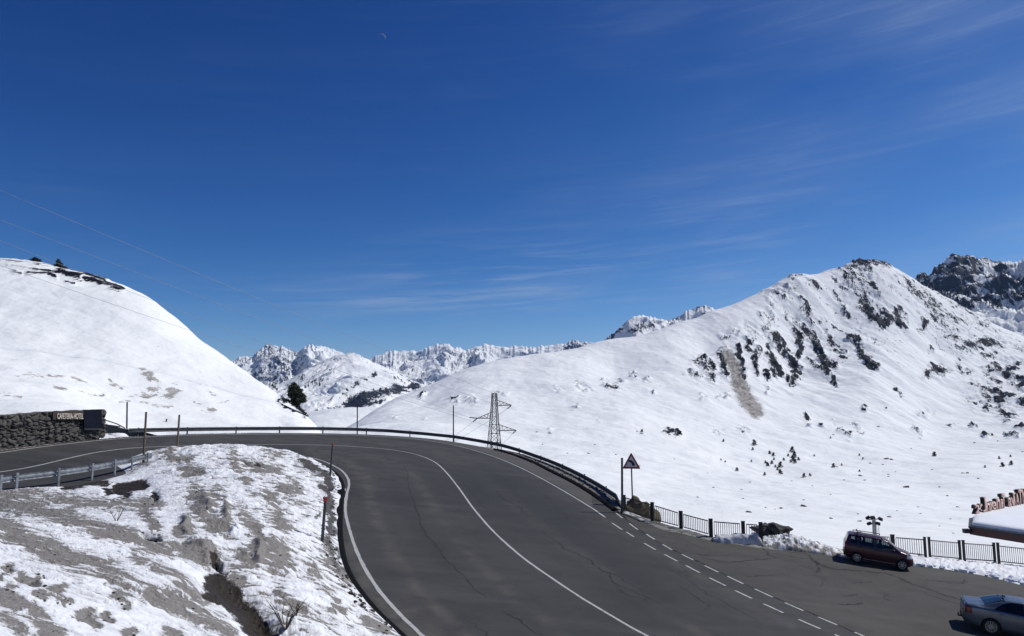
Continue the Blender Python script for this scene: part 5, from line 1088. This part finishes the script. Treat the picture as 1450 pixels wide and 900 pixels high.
# ------------------------------------------------------------------ MOON
r_ = ray(542.5, 48.5); md = 9000.0; mc = Vector((r_[0], r_[1], r_[2])).normalized()*md
R_ = 4.6*md/F*1.0; fwd = mc.normalized(); rx = fwd.cross(Vector((0, 0, 1))).normalized(); uy = rx.cross(fwd)
bm = bmesh.new(); ctr = mc - rx*1.2*md/F - uy*3.6*md/F; ring = []
for k in range(25):
    a = math.radians(-35+165*k/24); o_ = ctr+(rx*math.cos(a)+uy*math.sin(a))*R_; w = math.sin(math.pi*k/24)**.8*R_*.30+.5; i_ = ctr+(rx*math.cos(a)+uy*math.sin(a))*(R_-w)
    ring.append([bm.verts.new(x+fwd*z) for x, z in ((o_, 0), (i_, 0), (i_, 6), (o_, 6))])
for a, b in zip(ring[:-1], ring[1:]):
    for k in range(4): bm.faces.new((a[k], a[(k+1) % 4], b[(k+1) % 4], b[k]))
mm = NT('moon_glow'); mm.b.inputs['Emission Color'].default_value = (.30, .42, .72, 1); mm.b.inputs['Emission Strength'].default_value = .3; mm.out((0, 0, 0), 1)
tag(mobj('moon', bm, mm.m), 'thin pale crescent moon high in the blue sky', 'moon')
# ------------------------------------------------------------------ CARS
def inpoly(x, z, P):
    r = False; n = len(P)
    for i in range(n):
        x1, z1 = P[i]; x2, z2 = P[(i+1) % n]
        if (z1 > z) != (z2 > z) and x < (x2-x1)*(z-z1)/(z2-z1)+x1: r = not r
    return r
def smooth1(a, k):
    w = np.hanning(k+2)[1:-1]; w /= w.sum(); return np.convolve(np.pad(a, k//2, 'edge'), w, 'valid')
def car(name, label, group, Mx, S, paint):
    root = thing(name, label, 'car', mat=Mx)
    def part(nm, bm, mats, smooth=False, parent=None):
        o = mobj(nm, bm, mats, parent or root, smooth); return o
    xr, xf = S['x']; nx = 190
    xs = xr+(xf-xr)*(0.5-0.5*np.cos(np.linspace(0, math.pi, nx)))*.55+ (xf-xr)*np.linspace(0, 1, nx)*.45
    I = lambda key, k=9: smooth1(np.interp(xs, [p[0] for p in S[key]], [p[1] for p in S[key]]), k)
    zt, zb, zl, w, wr = I('top', 7), I('bot'), I('belt', 11), I('w', 7), I('wr', 11)
    nt = 9; rings = []; tt = None
    for i in range(nx):
        hi = max(zt[i], zb[i]+.12); bl_ = min(zl[i], hi-.03); lo = zb[i]; wb = w[i]
        wr_ = min(wr[i], wb*.97); 
        P_ = [(0, lo), (wb*.80, lo), (wb*.965, lo+.08), (wb, lo+(bl_-lo)*.45), (wb*.985, lo+(bl_-lo)*.80), (wb*.955, bl_), (wr_+ (wb*.955-wr_)*.45, bl_+(hi-bl_)*.50), (wr_, hi-max(.025, (hi-bl_)*.13)), (wr_*.86, hi-(hi-bl_)*.03), (wr_*.5, hi), (0, hi+.008)]
        c_ = catmull([Vector((0, a, b)) for a, b in P_], nt); rings.append([(xs[i], p.y, p.z) for p in c_])
    n = len(rings[0]); tp = np.arange(n)/nt                                      # ring parameter 0..10, 5 = belt line, 7 = roof edge
    cls = {}; 
    V = np.array(rings)
    def face_cls(i, k):
        c = (V[i, k]+V[i+1, k]+V[i, k+1]+V[i+1, k+1])/4; t_ = tp[k]+.5/nt
        for xw in S['wheels']:
            if (c[0]-xw)**2+(c[2]-S['r'])**2 < (S['r']*1.13)**2 and c[1] > w.max()*.70: return None
        if 5.02 < t_ < 7.35:
            for nm, poly in S['side']:
                if inpoly(c[0], c[2], poly): return nm
        if t_ > 7.35 or (t_ > 5.3 and False):
            if S['ws'][0] < c[0] < S['ws'][1]: return 'windshield'
            if S['rw'][0] < c[0] < S['rw'][1]: return 'rear_window'
        for nm, f in S['lamps']:
            if f(c[0], c[1], c[2]): return nm
        return 'body'
    for i in range(nx-1):
        for k in range(n-1):
            q = face_cls(i, k)
            if q: cls.setdefault(q, []).append((i, k))
    for nm, fl in cls.items():
        sides = ((1, nm), (-1, nm)) if nm in ('body', 'windshield', 'rear_window') else ((1, nm), (-1, nm))
        groups = [sides] if nm in ('body', 'windshield', 'rear_window') else [sides[:1], sides[1:]]
        for gset in groups:
            bm = bmesh.new(); vm = {}
            for s, _ in gset:
                def vv(i, k, s=s):
                    key = (i, k, s if rings[i][k][1] > 1e-4 else 0)
                    if key not in vm: x, y, z = rings[i][k]; vm[key] = bm.verts.new((x, y*s, z))
                    return vm[key]
                for i, k in fl:
                    q = [vv(i, k), vv(i, k+1), vv(i+1, k+1), vv(i+1, k)]
                    if len(set(q)) < 3: continue
                    q = list(dict.fromkeys(q))
                    try: bm.faces.new(q if s > 0 else q[::-1])
                    except ValueError: pass
            if nm == 'body':
                for i in (0, nx-1):
                    for k in range(n-1):
                        q = list(dict.fromkeys([vv(i, k, 1), vv(i, k+1, 1), vv(i, k+1, -1), vv(i, k, -1)]))
                        if len(q) > 2: bm.faces.new(q)
            bmesh.ops.recalc_face_normals(bm, faces=bm.faces)
            mat = {'body': paint, 'windshield': M['glass'], 'rear_window': S.get('rwmat', M['glass']), 'headlight': M['headlamp'], 'tail_light': M['taillamp']}.get(nm, S.get('glassmat', M['glass']))
            nmp = {'front_window': 'side_window', 'rear_side_window': 'side_window', 'quarter_window': 'side_window'}.get(nm, nm)
            part(nmp, bm, mat, True)
    # dark cabin tub and seats
    bm = bmesh.new(); z0 = zb.min()+.06; zc = S['tub']
    add_box(bm, (xr+xf)/2, 0, (z0+zc)/2, (xf-xr)*.86, w.max()*2*.66, zc-z0)
    add_box(bm, (xr+xf)/2, 0, z0+.16, (xf-xr)*.80, w.max()*2*.93, .1)
    part('cabin_floor', bm, M['cabin'])
    for sx in S['seats']:
        for sy in (-.36, .36):
            bm = bmesh.new(); lump(bm, (sx, sy, zc+.13), (.09, .22, .30), 2, 1, .05); lump(bm, (sx-.04, sy, zc+.47), (.05, .12, .09), 2, 2, .05); part('seat', bm, M['cabin'], True)
    # wheels
    r = S['r']
    for xw in S['wheels']:
        for sgn in (-1, 1):
            y = sgn*(w.max()-.10)
            bm = bmesh.new(); N_ = 36; prof = [(-.09, r*.66), (-.10, r*.80), (-.09, r*.955), (-.06, r), (.06, r), (.09, r*.955), (.10, r*.80), (.085, r*.66)]
            rg_ = [[bm.verts.new((xw+b*math.cos(2*math.pi*k/N_), y+a, r+b*math.sin(2*math.pi*k/N_))) for k in range(N_)] for a, b in prof]
            for a, b in zip(rg_[:-1], rg_[1:]):
                for k in range(N_): bm.faces.new((a[k], a[(k+1) % N_], b[(k+1) % N_], b[k]))
            bmesh.ops.recalc_face_normals(bm, faces=bm.faces)
            wh = part('wheel', bm, M['tyre'], True)
            bm = bmesh.new(); yo = y+sgn*.065
            for k in range(N_):
                a0, a1 = 2*math.pi*k/N_, 2*math.pi*(k+1)/N_; pts = []
                for rad, yy in ((r*.685, yo+sgn*.02), (r*.60, yo+sgn*.02), (r*.58, yo-sgn*.05)): pts.append([(xw+rad*math.cos(q), yy, r+rad*math.sin(q)) for q in (a0, a1)])
                for u_, v_ in zip(pts[:-1], pts[1:]): bm.faces.new([bm.verts.new(c_) for c_ in (u_[0], u_[1], v_[1], v_[0])])
            for k in range(S['spokes']):
                a = 2*math.pi*k/S['spokes']+.2
                c_ = Vector((xw+r*.36*math.cos(a), yo+sgn*.008, r+r*.36*math.sin(a))); add_box(bm, c_.x, c_.y, c_.z, r*.56, .03, S['spw'], Matrix.Rotation(-a, 3, 'Y'))
            add_bar(bm, (xw, yo-.03*sgn, r), (xw, yo+.03*sgn, r), r*.17, 14); part('rim', bm, M['alloy'], False, wh)
            bm = bmesh.new(); add_bar(bm, (xw, y-.05*sgn, r), (xw, y+.0, r), r*.66, 24); part('wheel_back', bm, M['cabin'], False, wh)
    # trim shared by both cars
    Y = w.max()
    for sgn in (-1, 1):
        bm = bmesh.new(); mx, mz = S['mirror']; lump(bm, (mx, sgn*(Y+.09), mz), (.06, .11, .075), 2, 3, .04); part('mirror', bm, S.get('mirrormat', paint), True)
        for hx, hz in S['handles']:
            yh = float(np.interp(hz, [c_[2] for c_ in rings[int(np.argmin(abs(xs-hx)))][3*nt:5*nt]], [c_[1] for c_ in rings[int(np.argmin(abs(xs-hx)))][3*nt:5*nt]]))
            bm = bmesh.new(); add_box(bm, hx, sgn*(yh+.012), hz, .20, .03, .032); part('door_handle', bm, S.get('handlemat', paint))
        for x0_, x1_, z_, mt_ in S['strips']:
            bm = bmesh.new(); pts = []
            for q in np.linspace(x0_, x1_, 14):
                i = int(np.argmin(abs(xs-q))); zz = z_+zb[i]; yh = float(np.interp(zz, [c_[2] for c_ in rings[i][2*nt:5*nt]], [c_[1] for c_ in rings[i][2*nt:5*nt]])); pts.append((q, sgn*(yh+.006), zz))
            add_tube(bm, pts, .018, 5); part('side_trim', bm, M[mt_])
        # door gaps
        for gx, zlo, zhi in S['gaps']:
            i = int(np.argmin(abs(xs-gx))); pts = []
            for zz in np.linspace(zlo, zhi, 9):
                yh = float(np.interp(zz, [c_[2] for c_ in rings[i][1*nt:7*nt]], [c_[1] for c_ in rings[i][1*nt:7*nt]])); pts.append((gx, sgn*(yh+.0005), zz))
            bm = bmesh.new(); add_tube(bm, pts, .006, 4); part('door_gap', bm, M['black'])
    for nm, boxes, mt_ in S['extra']:
        bm = bmesh.new()
        for b in boxes:
            if len(b) == 6: add_box(bm, *b)
            else: add_bar(bm, b[0], b[1], b[2], 6)
        part(nm, bm, M[mt_])
    return root
def place(heading, pos, s):
    hx = Vector((heading[0], heading[1], 0)); hx = (hx - NPL*hx.dot(NPL)).normalized(); hy = NPL.cross(hx)
    R = Matrix((hx, hy, NPL)).transposed().to_4x4(); return Matrix.Translation(pos) @ R @ Matrix.Scale(s, 4)
PANDA = dict(x=(-1.77, 1.77), top=[(-1.80, .98), (-1.765, 1.02), (-1.72, 1.12), (-1.64, 1.40), (-1.58, 1.50), (-1.45, 1.535), (-.9, 1.56), (-.2, 1.555), (.2, 1.52), (.42, 1.46), (.72, 1.27), (1.02, 1.05), (1.10, 1.01), (1.35, .95), (1.58, .87), (1.70, .78), (1.77, .62)],
    bot=[(-1.77, .40), (-1.66, .27), (-1.3, .22), (1.3, .20), (1.6, .22), (1.77, .36)], belt=[(-1.77, .97), (-1.2, .97), (.3, .93), (1.0, .90), (1.4, .85), (1.77, .60)],
    w=[(-1.80, .66), (-1.74, .73), (-1.6, .765), (-1.2, .785), (1.1, .79), (1.45, .755), (1.64, .66), (1.77, .50)], wr=[(-1.77, .60), (-1.55, .61), (0, .635), (.45, .64), (1.0, .70), (1.5, .66), (1.77, .45)],
    wheels=(-1.10, 1.20), r=.30, side=[('front_window', [(-.16, 1.0), (-.16, 1.46), (.30, 1.43), (.86, 1.04), (.70, .99)]), ('rear_side_window', [(-1.02, 1.02), (-1.02, 1.46), (-.26, 1.47), (-.26, 1.0)]), ('quarter_window', [(-1.48, 1.08), (-1.44, 1.42), (-1.12, 1.45), (-1.12, 1.03)])],
    ws=(.50, 1.03), rw=(-1.71, -1.62), lamps=[('headlight', lambda x, y, z: 1.42 < x < 1.70 and .68 < z < .86-.18*(x-1.42) and y > .34), ('tail_light', lambda x, y, z: x < -1.60 and .78 < z < 1.36 and y > .60)],
    tub=.86, seats=(-.72, .12), spokes=7, spw=.05, mirror=(.72, 1.02), mirrormat=M['plastic'], handles=[(-.08, .86), (-.98, .88)], handlemat=M['plastic'], strips=[(-.78, .86, .09, 'galv'), (-.78, .86, .30, 'plastic')], gaps=[(-.21, .36, 1.0), (.90, .36, .93), (-.74, .40, .98)],
    extra=[('roof_rail', [((-1.30, .58, 1.60), (.10, .60, 1.61), .022), ((-1.30, .58, 1.53), (-1.30, .58, 1.60), .03), ((.10, .60, 1.53), (.10, .60, 1.61), .03)], 'plastic'), ('roof_rail', [((-1.30, -.58, 1.60), (.10, -.60, 1.61), .022), ((-1.30, -.58, 1.53), (-1.30, -.58, 1.60), .03), ((.10, -.60, 1.53), (.10, -.60, 1.61), .03)], 'plastic'), ('roof_bar', [((-1.12, -.56, 1.66), (-1.12, .56, 1.66), .03), ((-1.12, -.55, 1.58), (-1.12, -.55, 1.67), .04), ((-1.12, .55, 1.58), (-1.12, .55, 1.67), .04)], 'plastic'), ('bumper', [(-1.70, 0, .42, .16, 1.30, .20)], 'plastic'), ('bumper', [(1.63, 0, .38, .22, 1.10, .17)], 'plastic'), ('grille', [(1.755, 0, .60, .03, .60, .08)], 'plastic')])
SEDAN = dict(x=(-2.28, 2.30), top=[(-2.31, .92), (-2.275, .985), (-2.22, 1.03), (-2.0, 1.055), (-1.72, 1.075), (-1.62, 1.10), (-1.35, 1.235), (-1.05, 1.355), (-.75, 1.42), (-.3, 1.445), (.15, 1.42), (.5, 1.34), (.95, 1.12), (1.15, 1.03), (1.6, .965), (2.0, .88), (2.2, .76), (2.30, .58)],
    bot=[(-2.28, .44), (-2.12, .30), (-1.8, .22), (1.8, .20), (2.1, .24), (2.3, .36)], belt=[(-2.28, .93), (-1.8, .98), (-1.0, .97), (.4, .93), (1.2, .89), (1.8, .82), (2.3, .56)],
    w=[(-2.31, .66), (-2.22, .76), (-2.0, .84), (-1.5, .885), (1.4, .89), (1.9, .84), (2.15, .72), (2.3, .52)], wr=[(-2.28, .66), (-1.9, .74), (-1.6, .70), (-.9, .60), (0, .60), (.5, .63), (1.0, .72), (1.6, .76), (2.3, .46)],
    wheels=(-1.36, 1.36), r=.32, side=[('front_window', [(-.22, .985), (-.22, 1.37), (.10, 1.36), (.92, 1.0), (.80, .97)]), ('rear_side_window', [(-1.28, 1.03), (-.95, 1.26), (-.70, 1.36), (-.27, 1.38), (-.27, .985), (-1.22, 1.0)])], ws=(.36, 1.02), rw=(-1.60, -.88),
    lamps=[('headlight', lambda x, y, z: 1.85 < x < 2.22 and .62 < z < .82 and y > .45), ('tail_light', lambda x, y, z: x < -2.02 and .70 < z < .965-.25*max(0, x+2.2) and y > .58)],
    glassmat=M['darkglass'], rwmat=M['glass'], tub=.84, seats=(-.95, .05), spokes=12, spw=.028, mirror=(.72, 1.0), handles=[(-.05, .86), (-1.02, .88)], strips=[(-.95, .95, .24, 'silver'), (-.95, .95, .07, 'plastic')], gaps=[(-.245, .36, .98), (.92, .36, .92), (-1.05, .62, .98)],
    extra=[('tow_bar', [((-2.18, .0, .33), (-2.42, .0, .33), .03), ((-2.42, 0, .33), (-2.42, 0, .45), .028)], 'plastic'), ('roof_aerial', [(-.86, 0, 1.455, .12, .035, .06)], 'plastic'), ('bumper', [(-2.18, 0, .36, .20, 1.42, .12)], 'plastic'), ('number_plate', [(-2.285, 0, .80, .02, .52, .11)], 'signwhite'), ('boot_edge', [(-2.21, 0, 1.04, .05, 1.20, .025)], 'silver'), ('exhaust', [((-2.05, .5, .27), (-2.30, .5, .27), .035)], 'alloy')])
VAN_A, VAN_B = on(1213.5, 797.5), on(1276, 806.5)
hd = Vector((.93, -.36)); mid = (VAN_A+VAN_B)/2; hh_ = Vector((hd.x, hd.y, 0)).normalized()
side = Vector((-hh_.y, hh_.x, 0))
c = mid - hh_*.05*.85 + side*.70*.85; c.z = plane(c.x, c.y)
car('hatchback_car', 'maroon boxy hatchback with roof rails parked against the railing', None, place(hd, c, .85), PANDA, M['maroon'])
hs = Vector((.91, -.415)); hh_ = Vector((hs.x, hs.y, 0)).normalized(); side = Vector((-hh_.y, hh_.x, 0))
rw_ = on(1402, 898); c = rw_ + hh_*1.36*.88 + side*.80*.88; c.z = plane(c.x, c.y)
car('sedan_car', 'silver blue saloon car cut off by the right edge of the photo', None, place(hs, c, .88), SEDAN, M['silver'])
# ------------------------------------------------------------------ SUN, SKY, CAMERA
AZ = math.atan2(.93, .36); EL = math.radians(48)
S = Vector((math.sin(AZ)*math.cos(EL), math.cos(AZ)*math.cos(EL), math.sin(EL)))
sun = bpy.data.lights.new('sun', 'SUN'); sun.energy = 3.95; sun.angle = math.radians(.53); sun.color = (1, .965, .91)
so = bpy.data.objects.new('sun', sun); so.rotation_euler = (-S).to_track_quat('-Z', 'Y').to_euler(); so.location = (30, 30, 60); COL.objects.link(so)
w = bpy.data.worlds.new('World'); scene.world = w; w.use_nodes = True; nt = w.node_tree; N = nt.nodes; bg = N['Background']
sky = N.new('ShaderNodeTexSky'); sky.sky_type = 'NISHITA'; sky.sun_disc = False; sky.sun_elevation = EL; sky.sun_rotation = AZ; sky.altitude = 2400; sky.air_density = 1.0; sky.dust_density = .25; sky.ozone_density = 3.0
def nm(op, a, b=0.0, c=None, clamp=False):
    n = N.new('ShaderNodeMath'); n.operation = op; n.use_clamp = clamp
    for i, v in enumerate((a, b, c)):
        if v is None: continue
        if isinstance(v, (int, float)): n.inputs[i].default_value = v
        else: nt.links.new(v, n.inputs[i])
    return n.outputs[0]
def ss(v, a, b, lo=0, hi=1):
    n = N.new('ShaderNodeMapRange'); n.interpolation_type = 'SMOOTHSTEP'; nt.links.new(v, n.inputs[0])
    for i, x in enumerate((a, b, lo, hi)): n.inputs[i+1].default_value = x
    return n.outputs[0]
tc = N.new('ShaderNodeTexCoord'); sp = N.new('ShaderNodeSeparateXYZ'); nt.links.new(tc.outputs['Generated'], sp.inputs[0])
az = nm('ARCTAN2', sp.outputs[0], sp.outputs[1]); el = nm('ARCSINE', sp.outputs[2])
def comb(x, y, z=0.0):
    n = N.new('ShaderNodeCombineXYZ')
    for i, v in enumerate((x, y, z)):
        if isinstance(v, (int, float)): n.inputs[i].default_value = v
        else: nt.links.new(v, n.inputs[i])
    return n.outputs[0]
def ns(vec, scale, det=6, rough=.6, dist=0):
    n = N.new('ShaderNodeTexNoise'); nt.links.new(vec, n.inputs['Vector']); n.inputs['Scale'].default_value = scale; n.inputs['Detail'].default_value = det; n.inputs['Roughness'].default_value = rough; n.inputs['Distortion'].default_value = dist
    return n.outputs[0]
tilt = nm('SUBTRACT', el, nm('MULTIPLY', az, .07))
c1 = ns(comb(az, nm('MULTIPLY', tilt, 9)), 3.2, 8, .62, .6); c2 = ns(comb(nm('ADD', az, 3.1), nm('MULTIPLY', tilt, 16)), 5.5, 8, .66, .3); big = ns(comb(nm('ADD', az, 1.7), nm('MULTIPLY', tilt, 3)), 2.1, 3, .5)
def gauss(v, c, s): return nm('EXPONENT', nm('MULTIPLY', nm('POWER', nm('DIVIDE', nm('SUBTRACT', v, c), s), 2.0), -1.0))
streak = nm('ADD', nm('MULTIPLY', ss(c1, .40, .85), .75), nm('MULTIPLY', ss(c2, .46, .80), .55))
right = ss(az, -.05, .62)
band = nm('ADD', nm('MULTIPLY', gauss(el, .155, .035), nm('MULTIPLY', gauss(az, -.07, .26), 1.1)), nm('MULTIPLY', gauss(el, .21, .05), nm('MULTIPLY', gauss(az, .22, .24), .85)))
amt = nm('ADD', nm('MULTIPLY', right, .48), nm('ADD', band, .07))
cl = nm('MULTIPLY', nm('MULTIPLY', streak, amt), ss(big, .30, .62), clamp=True)
el2 = nm('SUBTRACT', el, nm('MULTIPLY', az, .055)); c3 = ns(comb(nm('ADD', az, 5.3), nm('MULTIPLY', tilt, 22)), 7, 7, .65, .4)
low = nm('MULTIPLY', nm('ADD', gauss(el2, .1535, .0065), nm('MULTIPLY', gauss(el2, .142, .004), .5)), nm('MULTIPLY', gauss(az, -.12, .17), ss(c3, .36, .62)))
mid = nm('MULTIPLY', gauss(el2, .185, .022), nm('MULTIPLY', gauss(az, .10, .16), nm('MULTIPLY', ss(c2, .42, .72), .8)))
cl = nm('ADD', cl, nm('MULTIPLY', nm('ADD', nm('MULTIPLY', low, 1.5), mid), .45))
veil = nm('MULTIPLY', right, nm('MULTIPLY', ss(big, .25, .7), .26))
f_ = nm('MULTIPLY', nm('ADD', cl, veil), .54, clamp=True)
K = .075                      # deep, saturated high-altitude blue: a power curve per channel on the Nishita sky
sr = N.new('ShaderNodeSeparateColor'); nt.links.new(sky.outputs[0], sr.inputs[0]); cc = N.new('ShaderNodeCombineColor')
for i, (g_, k_) in enumerate(((2.36, 5.0), (1.72, 2.0), (1.30, 1.48))):
    nt.links.new(nm('MINIMUM', nm('MULTIPLY', nm('POWER', nm('MULTIPLY', sr.outputs[i], K), g_), k_/K), 12.0), cc.inputs[i])
mx = N.new('ShaderNodeMix'); mx.data_type = 'RGBA'; nt.links.new(f_, mx.inputs[0]); nt.links.new(cc.outputs[0], mx.inputs[6]); mx.inputs[7].default_value = (4.7, 6.0, 8.2, 1)
nt.links.new(mx.outputs[2], bg.inputs[0]); bg.inputs[1].default_value = .075
def haze():
    bm = bmesh.new(); add_box(bm, 0, 5900, 245, 19000, 12400, 1030)
    m = bpy.data.materials.new('clear_mountain_air'); m.use_nodes = True; t = m.node_tree; t.nodes.remove(t.nodes['Principled BSDF'])
    v = t.nodes.new('ShaderNodeVolumePrincipled'); v.inputs['Color'].default_value = (.34, .56, 1, 1); v.inputs['Density'].default_value = HAZE; v.inputs['Anisotropy'].default_value = .2
    t.links.new(v.outputs[0], t.nodes['Material Output'].inputs['Volume'])
    o = mobj('haze', bm, m); tag(o, kind='stuff')
HAZE = 2.4e-5
haze()
cam = bpy.data.cameras.new('camera'); cam.sensor_width = 36; cam.lens = F/1450*36; cam.clip_start = .1; cam.clip_end = 60000
co = bpy.data.objects.new('camera', cam); co.rotation_euler = (math.pi/2+TH, 0, 0); COL.objects.link(co); scene.camera = co
scene.view_settings.view_transform = 'Standard'; scene.view_settings.look = 'None'; scene.view_settings.exposure = 0; scene.view_settings.gamma = 1; scene.view_settings.use_curve_mapping = False
scene.cycles.max_bounces = 8; scene.cycles.transparent_max_bounces = 12
